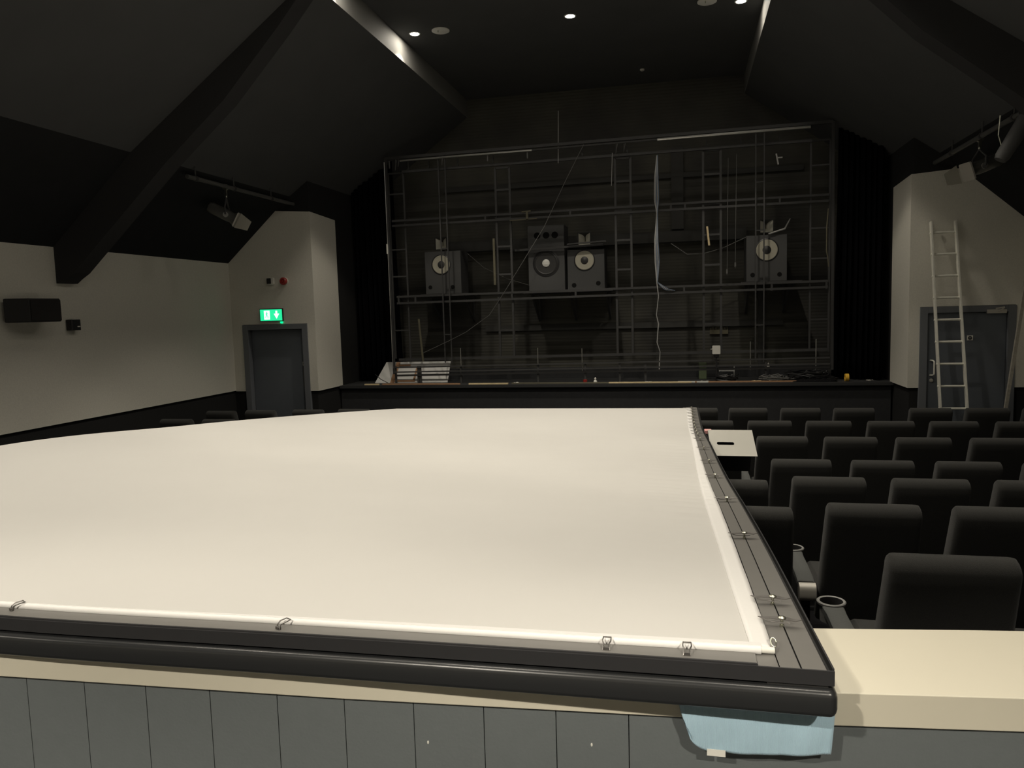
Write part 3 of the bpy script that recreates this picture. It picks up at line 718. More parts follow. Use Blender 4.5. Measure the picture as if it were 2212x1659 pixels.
b.add([P_(u, v) for u, v in q8] + [P_(u, v, -0.05) for u, v in q8], [(0, 1, 5, 4), (1, 2, 6, 5), (2, 3, 7, 6), (3, 0, 4, 7), (4, 5, 6, 7)])
b.build('lid', M['box'], bx, mats=[M['box'], M['hole']])
b = MB(); vs = [P_(0.0, 0.0, -0.003), P_(W_ - 0.05, 0.0, -0.003), P_(W_ - 0.05, Hh, -0.003), P_(0, Hh, -0.003), P_(0.0, 0.0, -0.2), P_(W_ - 0.05, 0.0, -0.2), P_(W_ - 0.05, Hh, -0.2), P_(0, Hh, -0.2)]
b.add(vs, [(0, 1, 5, 4), (1, 2, 6, 5), (2, 3, 7, 6), (3, 0, 4, 7), (4, 5, 6, 7)]); b.build('box_body', M['darkp'], bx)
b = MB(); b.box(-0.03, 0.03, -0.05, 0.05, -0.03, 0.0)
pk = b.build('card_pack', M['pink'], bevel=0.002); pk.location = (0.20, 7.0, 1.09); tag(pk, 'small pale pink pack between the box and the screen rail', 'pack')

# ------------------------------------------------------------------ stage
st = MB(); st.box(-5.62, 2.88, 11.78, 13.4, 0.0, 1.0); st.build('stage_front', M['stage'])
so = bpy.data.objects['stage_front']; so.name = 'trim_6'; struct(so, 'black front of the stage')
st = MB(); st.box(-5.62, 2.95, 11.72, 13.4, 1.0, 1.045); o = st.build('trim_7', mat('black stage deck', (0.03, 0.031, 0.032), 0.6)); struct(o, 'black stage deck')
st = MB(); st.box(-4.9, 2.2, 12.75, 12.95, 1.045, 1.22); o = st.build('trim_8', M['stage']); struct(o, 'low black plinth behind the screen frame')
# curtains
def curtain(x0, x1, ya, yb_, z0, z1, label, flare=0.0, ph=0.0, inner=1):
    b = MB(); vs = []; n = 90; m = 14
    for j in range(m + 1):
        t = j / m; z = z1 + (z0 - z1) * t
        for i in range(n + 1):
            s_ = i / n; x = x0 + (x1 - x0) * s_ + inner * flare * t * t * (s_ if inner > 0 else 1 - s_)
            y = ya + (yb_ - ya) * s_ + (0.035 + 0.02 * t) * math.sin(s_ * 52 + ph + 0.6 * math.sin(t * 2 + s_ * 5)) + 0.02 * math.sin(s_ * 17 + 2 * t)
            vs.append((x, y, z))
    b.add(vs, [(j * (n + 1) + i, j * (n + 1) + i + 1, (j + 1) * (n + 1) + i + 1, (j + 1) * (n + 1) + i) for j in range(m) for i in range(n)])
    o = b.build('curtain', M['curtain'], smooth=True, origin=((x0 + x1) / 2, ya, z0)); md = o.modifiers.new('t', 'SOLIDIFY'); md.thickness = 0.004
    tag(o, label, 'curtain')
curtain(-5.60, -4.88, 12.5, 12.62, 1.06, 4.95, 'black curtain on the left of the stage frame', 0.05, 0, 1)
curtain(2.24, 2.80, 12.30, 12.0, 1.06, 4.95, 'black curtain on the right of the stage frame', 0.06, 1, -1)

# screen mounting frame
fr = empty('mounting_frame', (-1.35, 12.2, 1.045), 'tall bare steel frame standing on the stage', 'frame')
FO = Vector((-1.35, 12.2, 1.045))
def fp(x, y, z): return Vector((x, y, z)) - FO
F, G = 12.1, 12.3
b = MB(); b.bar(fp(-4.80, F, 4.76), fp(2.12, F, 4.80), 0.045); b.build('top_tube', M['steeld'], fr)
b = MB(); b.tube([fp(-4.52, F - 0.03, 4.705), fp(-2.32, F - 0.03, 4.715)], 0.016); b.build('batten_tube', M['alu'], fr, smooth=True)
b = MB(); b.tube([fp(-0.38, F - 0.03, 4.73), fp(1.81, F - 0.03, 4.745)], 0.022); b.build('batten_tube', M['alu'], fr, smooth=True)
b = MB(); b.tube([fp(-2.32, F - 0.03, 4.715), fp(-0.38, F - 0.03, 4.73)], 0.014); b.build('batten_tube', M['steel'], fr, smooth=True)
b = MB(); b.bar(fp(-4.78, F, 4.76), fp(-4.79, F, 1.2), 0.035); b.build('side_tube', M['steeld'], fr)
b = MB(); b.tube([fp(-4.80, F - 0.03, 4.70), fp(-4.80, F - 0.03, 1.3)], 0.006, 6); b.build('tension_rod', M['alu'], fr)
b = MB(); b.box(-4.815 - FO.x, -4.79 - FO.x, -0.15, -0.135, 3.21 - FO.z, 3.37 - FO.z); b.build('white_tag', M['whitep'], fr)
b = MB(); b.bar(fp(2.12, F, 4.81), fp(2.14, F, 1.2), 0.04); b.build('side_tube', M['steeld'], fr)
for z0, z1, yy, ww in ((1.43, 1.49, G, 0.04), (1.31, 1.38, F, 0.022), (1.235, 1.29, F - 0.03, 0.022), (1.175, 1.24, F, 0.03)):
    b = MB(); b.bar(fp(-4.77, yy, z0), fp(2.11, yy, z1), ww); b.build('bottom_tube', M['steel'], fr)
for (z0, z1) in ((3.765, 3.79), (3.685, 3.70)):
    b = MB(); b.bar(fp(-4.78, G - 0.03, z0), fp(2.1, G - 0.03, z1), 0.034); b.build('cross_tube', M['steel'], fr)
for (z0, z1) in ((2.50, 2.52), (2.39, 2.43)):
    b = MB(); b.bar(fp(-4.75, G - 0.03, z0), fp(2.1, G - 0.03, z1), 0.034); b.build('cross_tube', M['steel'], fr)
b = MB(); b.bar(fp(-4.57, G - 0.03, 4.565), fp(1.86, G - 0.03, 4.59), 0.042); b.build('cross_tube', M['steel'], fr)
def one(name, m_, *bars):
    b = MB()
    for a in bars: b.bar(*a)
    return b.build(name, m_, fr)
for x in (-3.16, -1.76, -0.19, 0.02, 1.41): one('tube_spacer', M['steel'], (fp(x, G - 0.03, 3.69), fp(x, G - 0.03, 3.78), 0.03))
for x in (-4.72, -4.42, -2.75, -1.7, 0.0, 1.3, 2.08): one('tube_spacer', M['steel'], (fp(x, G - 0.03, 2.40), fp(x, G - 0.03, 2.51), 0.03))
for x in (-4.45, -4.1, -3.6, -3.0, -1.55, -0.85, 0.35, 0.85, 1.4): one('top_stub', M['steel'], (fp(x, G - 0.03, 4.57), fp(x, G - 0.03, 4.72), 0.022))
b = MB(); b.bar(fp(-2.46, G - 0.055, 3.66), fp(-2.46, G - 0.055, 3.79), 0.035, 0.012); b.bar(fp(-2.55, G - 0.055, 3.79), fp(-2.40, G - 0.055, 3.80), 0.02, 0.012); b.bar(fp(-2.75, G - 0.055, 3.665), fp(-2.30, G - 0.055, 3.675), 0.014, 0.012)
o = b.build('bare_bracket', M['woodd'], fr); o['label'] = 'unpainted yellowish bracket'
def column(x0, x1, z0, z1, rungs, yy, ww):
    b = MB(); b.bar(fp(x0, yy, z0), fp(x0, yy, z1), ww); b.bar(fp(x1, yy, z0), fp(x1, yy, z1), ww)
    for z in rungs: b.bar(fp(x0, yy, z), fp(x1, yy, z), ww * 0.9)
    b.bar(fp(x0, yy, z1), fp(x1, yy, z1), ww)
    b.build('ladder_column', M['steel'], fr)
column(-4.83, -4.56, 1.45, 4.55, [4.21, 3.29, 2.84, 1.93], G, 0.026)
column(-3.88, -3.765, 1.38, 4.74, [3.98, 3.26, 1.85], F, 0.018)
column(-2.98, -2.745, 1.44, 4.52, [4.17, 3.71, 3.26, 2.81, 1.89, 1.44], G, 0.034)
column(-1.045, -0.805, 1.46, 4.54, [4.18, 3.73, 3.27, 2.81, 1.90], G, 0.034)
column(0.295, 0.555, 1.46, 4.56, [4.20, 3.76, 3.29, 2.83, 1.92], G, 0.034)
column(1.05, 1.17, 1.33, 4.75, [4.01, 3.30, 1.89], F, 0.018)
column(1.85, 2.12, 1.46, 4.59, [4.23, 3.31, 2.86, 1.95], G, 0.026)
for x, z in ((-3.62, 1.62), (-2.32, 1.60), (-1.60, 1.58), (0.98, 1.64), (1.92, 1.66)):
    b = MB(); b.tube([fp(x, F + 0.03, z), fp(x, F + 0.03, 1.2)], 0.007, 6); b.build('upright_pin', M['alu'], fr)
for x in (-4.77, -4.37, -4.33, -3.62, -2.32, -1.55, -1.0, -0.6, 0.5, 1.2): one('foot', M['steel'], (fp(x, F + 0.02, 1.045), fp(x, F + 0.02, 1.33), 0.03))
for x in (-4.72, -3.05, -2.4): one('strap', M['rope'], (fp(x, F, 4.72), fp(x, F, 4.60), 0.02, 0.01))
for x, dz in ((-4.6, 0.17), (-4.55, 0.12), (-3.8, 0.14), (-1.0, 0.17), (-0.88, 0.15)):
    b = MB(); b.tube([fp(x, F - 0.02, 4.73), fp(x - 0.01, F - 0.03, 4.73 - dz), fp(x + 0.02, F - 0.03, 4.72)], 0.005, 6); b.build('strap', M['rope'], fr)

def thing(name, bm, m, label, cat, origin, smooth=False, group=None, mats=None, bevel=0):
    o = bm.build(name, m, smooth=smooth, origin=origin, mats=mats, bevel=bevel); return tag(o, label, cat, group)
# white connection box on a post
s = empty('junction_box', (0.475, 12.06, 1.33), 'square white junction box on a short dark post at the stage frame', 'electrical box')
b = MB(); b.rbox(-0.06, 0.06, -0.03, 0.02, 0.13, 0.26, 0.012, axis='y'); b.build('housing', M['whitep'], s, bevel=0.003)
b = MB(); b.box(-0.04, 0.04, -0.01, 0.02, 0.07, 0.13); b.box(-0.012, 0.012, -0.01, 0.01, -0.28, 0.08); b.build('post', M['darkp'], s)
b = MB(); b.tube([(-0.06, -0.01, 0.21), (-0.085, -0.01, 0.205)], 0.006); b.build('cable_gland', M['whitep'], s)

# ------------------------------------------------------------------ speakers behind the frame
def cab(name, x0, x1, z0, z1, label, y=12.6, d=0.45):
    o = empty(name, ((x0 + x1) / 2, y + d / 2, z0), label, 'speaker')
    b = MB(); b.box(-(x1 - x0) / 2, (x1 - x0) / 2, -d / 2, d / 2, 0, z1 - z0); b.build('cabinet', M['cab'], o, bevel=0.006)
    return o
def woofer(o, x, z, r, d=0.45, tan=True):
    ox, oy, oz = o.location; yf_ = -d / 2
    b = MB(); b.lathe([(r * 1.12, 0), (r * 1.12, -0.006), (r * 1.02, -0.012), (r * 1.0, -0.004)], (x - ox, yf_, z - oz), 'y', 40)
    w_ = b.build('woofer', M['lip'], o, smooth=True)
    b = MB()
    if tan: b.lathe([(r * 1.0, -0.010), (r * 0.93, -0.014), (r * 0.86, -0.010), (r * 0.42, -0.003), (0, -0.003)], (x - ox, yf_, z - oz), 'y', 40)
    else: b.lathe([(r * 1.0, -0.008), (r * 0.9, -0.016), (r * 0.84, -0.008), (r * 0.5, -0.004), (r * 0.3, -0.003), (0, -0.003)], (x - ox, yf_, z - oz), 'y', 40)
    b.build('cone', M['cone'] if tan else M['conedk'], w_, smooth=True)
    b = MB()
    if tan: b.lathe([(r * 0.42, -0.003), (r * 0.38, -0.02), (r * 0.2, -0.032), (0, -0.036)], (x - ox, yf_, z - oz), 'y', 28); b.build('dust_cap', M['conedk'], w_, smooth=True)
    else:
        b.lathe([(r * 0.32, -0.003), (r * 0.31, -0.018), (r * 0.25, -0.024), (0, -0.025)], (x - ox, yf_, z - oz), 'y', 28); b.box(x - ox - r * 0.14, x - ox + r * 0.14, yf_ - 0.03, yf_ - 0.024, z - oz - r * 0.13, z - oz + r * 0.13)
        b.build('dust_cap', M['capw'], w_, smooth=True)
def port(o, x, z, r, d=0.45):
    b = MB(); b.lathe([(r, -0.002), (r * 0.9, -0.004), (0, -0.004)], (x - o.location[0], -d / 2, z - o.location[2]), 'y', 24); b.build('port', M['hole'], o)
s = cab('stage_speaker', -4.345, -3.705, 2.535, 3.255, 'dark grey speaker cabinet with tan cone, leftmost behind the frame'); woofer(s, -4.05, 3.03, 0.155); port(s, -4.26, 2.65, 0.035); port(s, -3.86, 2.645, 0.035)
s = cab('stage_speaker', -1.875, -1.265, 2.52, 3.175, 'dark grey speaker cabinet with tan cone, beside the tall bass cabinet'); woofer(s, -1.59, 3.0, 0.155); port(s, -1.77, 2.60, 0.038); port(s, -1.37, 2.62, 0.038)
s = cab('stage_speaker', 0.955, 1.56, 2.555, 3.27, 'dark grey speaker cabinet with tan cone, rightmost behind the frame'); woofer(s, 1.26, 3.04, 0.16); port(s, 1.05, 2.66, 0.035); port(s, 1.45, 2.655, 0.035)
s = cab('bass_speaker', -2.53, -1.92, 2.52, 3.60, 'tall dark grey bass cabinet with three round holes and a silver centred cone'); woofer(s, -2.23, 2.98, 0.20, tan=False)
for x in (-2.37, -2.22, -2.075): port(s, x, 3.435, 0.055)
def horn(x, z, wd, label):
    o = empty('horn_speaker', (x, 12.75, z - wd / 2 - 0.06), label, 'speaker', None)
    h2 = wd / 2; zc = h2 + 0.06
    b = MB(); N_ = 9; vs = []
    # mouth square narrowing in a curve to a tall thin throat
    for i in range(N_):
        t = i / (N_ - 1); q = (1 - t) ** 2.2
        hw = h2 * (0.05 + 0.95 * q); hh = h2 * (0.25 + 0.75 * (1 - t) ** 1.0); y = -0.12 + 0.13 * t
        vs += [(-hw, y, zc - hh), (hw, y, zc - hh), (hw, y, zc + hh), (-hw, y, zc + hh)]
    fs = []; mi_ = []
    for i in range(N_ - 1):
        for k in range(4): fs.append((i * 4 + k, i * 4 + (k + 1) % 4, (i + 1) * 4 + (k + 1) % 4, (i + 1) * 4 + k)); mi_.append(1 if k == 2 else 0)
    fs.append((N_ * 4 - 4, N_ * 4 - 3, N_ * 4 - 2, N_ * 4 - 1)); mi_.append(1)
    b.add(vs, fs); b.mi = mi_
    b.build('flare', M['horn'], o, mats=[M['horn'], M['conedk']])
    b = MB(); e = 0.012
    for (a0, a1, c0, c1) in ((-h2 - e, h2 + e, zc + h2, zc + h2 + e), (-h2 - e, h2 + e, zc - h2 - e, zc - h2), (-h2 - e, -h2, zc - h2, zc + h2), (h2, h2 + e, zc - h2, zc + h2)): b.box(a0, a1, -0.135, -0.115, c0, c1)
    b.build('mouth_flange', M['darkp'], o)
    b = MB(); b.lathe([(0.055, 0), (0.055, 0.10), (0.03, 0.11)], (0, 0.01, zc), 'y', 20); b.build('driver', M['darkp'], o, smooth=True)
    b = MB(); b.bar((-0.09, 0.0, 0.004), (0.09, 0.0, 0.004), 0.008, 0.10); b.bar((0, 0, 0), (0, 0, zc - h2 * 0.4), 0.03, 0.03); b.build('stand', M['steel'], o)
horn(-4.05, 3.385, 0.19, 'small grey horn on the leftmost cabinet'); horn(-1.59, 3.35, 0.19, 'small grey horn standing beside the three-hole cabinet'); horn(1.26, 3.405, 0.19, 'small grey horn on the rightmost cabinet')
# shelves
def shelf(x0, x1, z, label, legs):
    o = empty('speaker_shelf', ((x0 + x1) / 2, 12.85, z), label, 'shelf')
    b = MB(); cx_ = (x0 + x1) / 2; b.box(x0 - cx_, x1 - cx_, -0.30, 0.50, -0.03, 0.0); b.build('shelf_board', M['steel'], o)
    b = MB()
    for x in legs: b.bar((x - cx_, 0.50, -0.5), (x - cx_, -0.2, -0.03), 0.03); b.bar((x - cx_, 0.52, -0.5), (x - cx_, 0.52, 0.0), 0.03)
    b.build('bracket', M['steel'], o)
shelf(-4.43, -3.58, 2.535, 'dark shelf under the leftmost speaker', (-4.3, -3.7)); shelf(-2.63, -1.13, 2.52, 'long dark shelf under the two middle speakers', (-2.5, -1.85, -1.25)); shelf(0.87, 1.78, 2.555, 'dark shelf under the rightmost speaker', (1.0, 1.6))
b = MB(); b.bar((-2.75, 12.52, 3.205), (-1.27, 12.52, 3.235), 0.035); b.bar((-2.75, 12.52, 3.205), (-2.75, 12.32, 3.205), 0.03); b.bar((-1.85, 12.45, 3.26), (-1.22, 12.45, 3.285), 0.02)
thing('retaining_bar', b, M['steel'], 'dark bar across the front of the middle speakers', 'bar', (-2.0, 12.5, 3.2))

# ------------------------------------------------------------------ cables and cords on the frame
bund = [(-0.39, 4.53), (-0.41, 4.2), (-0.41, 3.86), (-0.40, 3.65), (-0.42, 3.23), (-0.41, 2.9), (-0.41, 2.59), (-0.39, 2.37), (-0.42, 2.08), (-0.39, 1.94), (-0.42, 1.65), (-0.37, 1.5), (-0.385, 1.21)]
for k in range(5):
    off = [-0.028, -0.012, 0.004, 0.018, 0.032][k]; pts = []
    P0 = bund if k < 2 else bund[:7]
    for q, (x, z) in enumerate(P0):
        sp = 1.0 if q in (1, 2, 4, 5) else 0.25
        pts.append((x + off * sp + (0.004 * math.sin(q * 2 + k)), 12.24 - 0.006 * k, z))
    if k >= 2: pts += [(-0.40 + 0.02 * k, 12.22, 2.53), (-0.36 + 0.03 * k, 12.22, 2.475), (-0.30 + 0.04 * k, 12.24, 2.45)]
    b = MB(); b.tube(pts, 0.0055, 6)
    thing('hanging_cable', b, M['cableb'] if k in (2, 4) else M['cable'], ['leftmost pale cable of the bundle hanging down the frame', 'second pale cable of the bundle hanging down the frame', 'blue-grey cable of the bundle turning right at the lower tubes', 'pale cable of the bundle turning right at the lower tubes', 'outermost blue-grey cable of the bundle turning right at the lower tubes'][k], 'cable', (-0.4, 12.24, 2.4), smooth=True, group='cable bundle on the frame')
rope = [(-1.50, 4.74), (-1.8, 4.2), (-2.15, 3.52), (-2.81, 2.54), (-3.09, 2.15), (-3.5, 1.88), (-3.78, 1.75), (-4.25, 1.55)]
b = MB(); b.tube([(x, 12.06, z) for x, z in rope], 0.005, 6); thing('cord', b, M['rope'], 'long grey cord slanting down across the left half of the frame', 'cord', (-2.8, 12.06, 2.6))
b = MB(); b.tube([(-3.58, 12.6, 3.20), (-3.3, 12.6, 2.95), (-2.9, 12.6, 2.75), (-2.5, 12.55, 2.62)], 0.003, 5); thing('cord', b, M['rope'], 'thin dark lead from the leftmost speaker to the middle shelf', 'cable', (-3, 12.6, 2.8))
b = MB(); b.tube([(0.95, 12.6, 3.25), (0.6, 12.6, 3.1), (0.3, 12.55, 3.02), (0.05, 12.5, 3.02), (-0.2, 12.5, 3.2)], 0.006, 6); thing('cord', b, M['rope'], 'sagging grey lead running left from the rightmost speaker', 'cable', (0.5, 12.6, 3.1))
for i, (x, z1, z0, lab) in enumerate([(0.66, 4.4, 2.75, 'thin string hanging right of the fifth column, nearer the column'), (0.78, 4.45, 2.85, 'thin string hanging right of the fifth column, nearer the right speaker'), (-1.07, 4.6, 4.1, 'short pale cord hanging from the top tube at the fourth column'), (-1.9, 5.3, 4.5, 'thin wire hanging from the dark ceiling above the frame')]):
    b = MB(); b.tube([(x, 12.15, z1), (x - 0.01, 12.15, (z0 + z1) / 2), (x - 0.02, 12.15, z0)], 0.004, 5)
    if i < 2: b.lathe([(0.0, 0), (0.014, 0.03), (0.012, 0.09), (0.0, 0.1)], (x - 0.02, 12.15, z0 - 0.1), 'z', 8)
    thing('string', b, M['rope'] if i < 2 else M['cable'], lab, 'cord', (x, 12.15, z0))
for i, (p, q, ww, lab) in enumerate([((-3.02, 3.39), (-3.02, 2.64), 0.035, 'pale timber lath hanging left of the third column'), ((-4.36, 2.12), (-4.31, 1.40), 0.03, 'pale timber lath at the lower left of the frame'), ((0.35, 3.41), (0.38, 3.12), 0.028, 'short pale timber strip in the fifth column')]):
    b = MB(); b.bar((p[0], 12.22, p[1]), (q[0], 12.22, q[1]), ww, 0.012); thing('timber_lath', b, M['woodd'] if i < 2 else M['wood'], lab, 'timber', (p[0], 12.22, q[1]))
b = MB(); b.tube([(2.06, 12.05, 3.56), (2.04, 12.05, 3.3), (2.04, 12.05, 2.95), (2.06, 12.05, 2.85), (2.07, 12.05, 2.72)], 0.009, 6); thing('cord', b, M['woodd'], 'yellowish cord hanging at the right edge of the frame', 'cord', (2.05, 12.05, 3.1))
b = MB(); b.bar((1.36, 12.3, 4.44), (1.39, 12.3, 4.28), 0.02, 0.01); b.bar((1.37, 12.3, 4.38), (1.45, 12.3, 4.38), 0.018, 0.01); thing('tape_scrap', b, M['cable'], 'small pale scrap of tape at the upper right of the frame', 'tape', (1.38, 12.3, 4.35))
b = MB(); b.tube([(1.28, 12.56, 3.28), (1.52, 12.56, 3.35), (1.60, 12.56, 3.5)], [0.012, 0.016, 0.008], 6); thing('wire_end', b, M['cable'], 'pale wire end sticking up beside the right horn', 'cable', (1.5, 12.56, 3.3))
b = MB(); b.box(0.42, 0.72, 13.36, 13.395, 1.72, 1.79)
for k in range(12): b.bar((0.43 + k * 0.025, 13.38, 1.79), (0.44 + k * 0.025, 13.37, 1.83 + 0.02 * (k % 3)), 0.008)
thing('torn_lining', b, M['woodd'], 'frayed pale tear in the wall lining low on the right', 'lining', (0.57, 13.38, 1.75))

# ------------------------------------------------------------------ things lying on the stage
Z0 = 1.045
s = empty('poster_board', (-4.48, 12.27, Z0), 'leaning marbled white board at the left end of the stage', 'board')
b = MB(); b.add([(-0.70, -0.10, 0.0), (0.60, -0.10, 0.0), (0.60, 0.12, 0.34), (-0.56, 0.12, 0.34), (-0.70, -0.08, 0.0), (0.60, -0.08, 0.0), (0.60, 0.14, 0.34), (-0.56, 0.14, 0.34)], [(0, 1, 2, 3), (4, 5, 6, 7), (0, 1, 5, 4), (1, 2, 6, 5), (2, 3, 7, 6), (3, 0, 4, 7)])
b.build('panel', M['board'], s)
b = MB(); b.add([(-0.42, -0.102, 0.0), (-0.35, -0.102, 0.0), (-0.30, 0.115, 0.34), (-0.37, 0.115, 0.34), (-0.42, -0.112, 0.0), (-0.35, -0.112, 0.0), (-0.30, 0.105, 0.34), (-0.37, 0.105, 0.34)], [(0, 1, 2, 3), (4, 5, 6, 7), (0, 1, 5, 4), (1, 2, 6, 5), (2, 3, 7, 6), (3, 0, 4, 7)])
b.bar((-0.35, 0.06, 0.285), (-0.10, 0.06, 0.29), 0.02, 0.012); b.bar((-0.38, -0.09, 0.03), (0.02, -0.09, 0.03), 0.03, 0.012); b.bar((0.0, -0.09, 0.03), (0.02, 0.05, 0.24), 0.03, 0.012)
b.build('wooden_batten', M['orangew'], s)
b = MB(); b.tube([(-5.05, 11.90, Z0 + 0.17), (-4.95, 11.88, Z0 + 0.09), (-4.8, 11.86, Z0 + 0.02), (-4.72, 11.85, Z0 + 0.006)], 0.006, 6); thing('black_lead', b, M['cablek'], 'black lead curving down over the white board', 'cable', (-4.9, 11.88, Z0))
tim = [(-5.2, -4.95, 11.80, 0.05, 'wood', 'short pale timber offcut at the left end of the stage edge'), (-4.9, -3.55, 11.83, 0.035, 'orangew', 'long brown timber strip in front of the white board'), (-3.4, -2.75, 11.80, 0.05, 'wood', 'bright pale timber strip left of the stage middle'), (-2.7, -1.15, 11.84, 0.03, 'woodd', 'long weathered strip along the middle of the stage edge'), (-1.15, 0.10, 11.82, 0.04, 'wood', 'long pale timber strip right of the stage middle'), (0.15, 1.75, 11.86, 0.03, 'orangew', 'long brown timber strip towards the black heap'), (-0.1, 0.35, 11.88, 0.06, 'whitep', 'white strip of board near the stage middle right')]
for x0, x1, y, ww, m_, lab in tim:
    b = MB(); b.box(0, x1 - x0, -ww / 2, ww / 2, 0, 0.02); o = b.build('timber_strip', M[m_], bevel=0.002); o.location = (x0, y, Z0); o.rotation_euler.z = R(random.uniform(-1.2, 1.2)); tag(o, lab, 'timber')
rnd = random.Random(3)
scr_lab = ['crumpled paper scrap left of the white figure on the stage', 'paper scrap under the white junction box', 'flat paper scrap beside the coiled black cable', 'pale scrap near the brown strip', 'pale scrap left of the black heap', 'paper scrap right of the yellow roll', 'pale curled offcut before the frame foot']
for (x, y, sx_, m_), lab in zip([(-0.55, 11.9, 0.10, 'whitep'), (0.30, 11.95, 0.12, 'whitep'), (0.62, 11.95, 0.10, 'box'), (1.05, 11.95, 0.14, 'wood'), (1.30, 12.0, 0.12, 'box'), (2.62, 11.9, 0.09, 'box'), (-2.65, 11.95, 0.08, 'whitep')], scr_lab):
    b = MB(); vs = []; n = 6
    for i in range(n + 1):
        for j in range(4): vs.append((-sx_ / 2 + sx_ * i / n, -0.03 + 0.02 * j, 0.006 + 0.012 * rnd.random()))
    b.add(vs, [(i * 4 + j, (i + 1) * 4 + j, (i + 1) * 4 + j + 1, i * 4 + j + 1) for i in range(n) for j in range(3)])
    o = b.build('paper_scrap', M[m_]); o.location = (x, y, Z0); md = o.modifiers.new('t', 'SOLIDIFY'); md.thickness = 0.003; tag(o, lab, 'scrap')
def coil(name, cx_, cy_, rad, h, turns, lab, m_, seed, wid=1.0):
    r_ = random.Random(seed); pts = []
    for k in range(int(turns * 14)):
        a = 2 * math.pi * k / 14; q = rad * (0.65 + 0.35 * math.sin(k * 0.31 + seed)) * r_.uniform(0.9, 1.1)
        pts.append((cx_ + wid * q * math.cos(a), cy_ + q * 0.6 * math.sin(a), Z0 + 0.008 + h * (0.5 + 0.5 * math.sin(k * 0.17 + seed)) * r_.uniform(0.6, 1)))
    b = MB(); b.tube(pts, 0.0085, 6); thing(name, b, M[m_], lab, 'cable', (cx_, cy_, Z0), smooth=True)
coil('coiled_cable', 0.62, 12.0, 0.17, 0.11, 9, 'coiled black cable on the stage below the junction box', 'cablek', 2)
coil('cable_tangle', 1.85, 12.0, 0.26, 0.15, 12, 'black cable tangle at the right end of the stage', 'cablek', 5, 1.4)
coil('cable_tangle', 1.35, 12.05, 0.16, 0.09, 7, 'smaller grey cable tangle left of the black one', 'rope', 9, 1.5)
b = MB(); vs = []; n = 14
for i in range(n + 1):
    for j in range(7):
        x = 1.55 + 0.62 * i / n; hump = math.sin(math.pi * i / n) * math.sin(math.pi * j / 6)
        vs.append((x, 11.80 + 0.05 * j, Z0 + 0.006 + (0.05 + 0.07 * rnd.random()) * hump))
b.add(vs, [(i * 7 + j, (i + 1) * 7 + j, (i + 1) * 7 + j + 1, i * 7 + j + 1) for i in range(n) for j in range(6)])
o = thing('plastic_sheet', b, M['foil'], 'crumpled shiny black plastic sheet at the right end of the stage', 'sheet', (1.85, 11.95, Z0)); md = o.modifiers.new('t', 'SOLIDIFY'); md.thickness = 0.003
b = MB(); b.lathe([(0.030, -0.025), (0.055, -0.025), (0.055, 0.025), (0.030, 0.025), (0.030, -0.025)], (2.31, 11.90, Z0 + 0.056), 'x', 26, caps=False); thing('tape_roll', b, M['yellow'], 'yellow roll of tape standing at the right end of the stage', 'tape', (2.31, 11.90, Z0), smooth=True)
b = MB(); b.lathe([(0.0, 0), (0.03, 0), (0.034, 0.05), (0.0, 0.055)], (-1.53, 11.92, Z0), 'z', 14); thing('red_cap', b, M['red'], 'small red cap on the stage edge near the middle', 'cap', (-1.53, 11.92, Z0), smooth=True)
b = MB(); b.lathe([(0.0, 0), (0.03, 0), (0.026, 0.03), (0.012, 0.05), (0.018, 0.07), (0.0, 0.09)], (-1.37, 11.92, Z0), 'z', 16); thing('glue_nozzle', b, M['whitep'], 'small white cone-shaped piece right of the red cap', 'nozzle', (-1.37, 11.92, Z0), smooth=True)
b = MB(); b.lathe([(0.0, 0), (0.02, 0.0), (0.025, 0.02), (0.01, 0.05), (0.0, 0.07)], (1.24, 12.13, 1.25), 'z', 12); thing('white_plug', b, M['whitep'], 'tiny white plug on the bottom tube right of the coil', 'plug', (1.24, 12.13, 1.25), smooth=True)
s = empty('wire_basket', (0.62, 12.2, Z0), 'small wire rack on the stage behind the frame', 'rack')
b = MB(); 
for z in (0.14, 0.22): b.tube([(-0.13, 0, z), (0.13, 0, z), (0.13, 0.12, z), (-0.13, 0.12, z), (-0.13, 0, z)], 0.005, 6)
for x in (-0.13, 0.13):
    for y in (0, 0.12): b.tube([(x, y, 0), (x, y, 0.22)], 0.005, 6)
b.build('wire_frame', M['cable'], s)
b = MB(); b.box(0.22, 0.34, 12.4, 12.5, Z0, Z0 + 0.26); thing('green_case', b, mat('drab green plastic', (0.10, 0.13, 0.07), 0.6), 'small drab green case behind the bottom tubes', 'case', (0.28, 12.45, Z0), bevel=0.008)

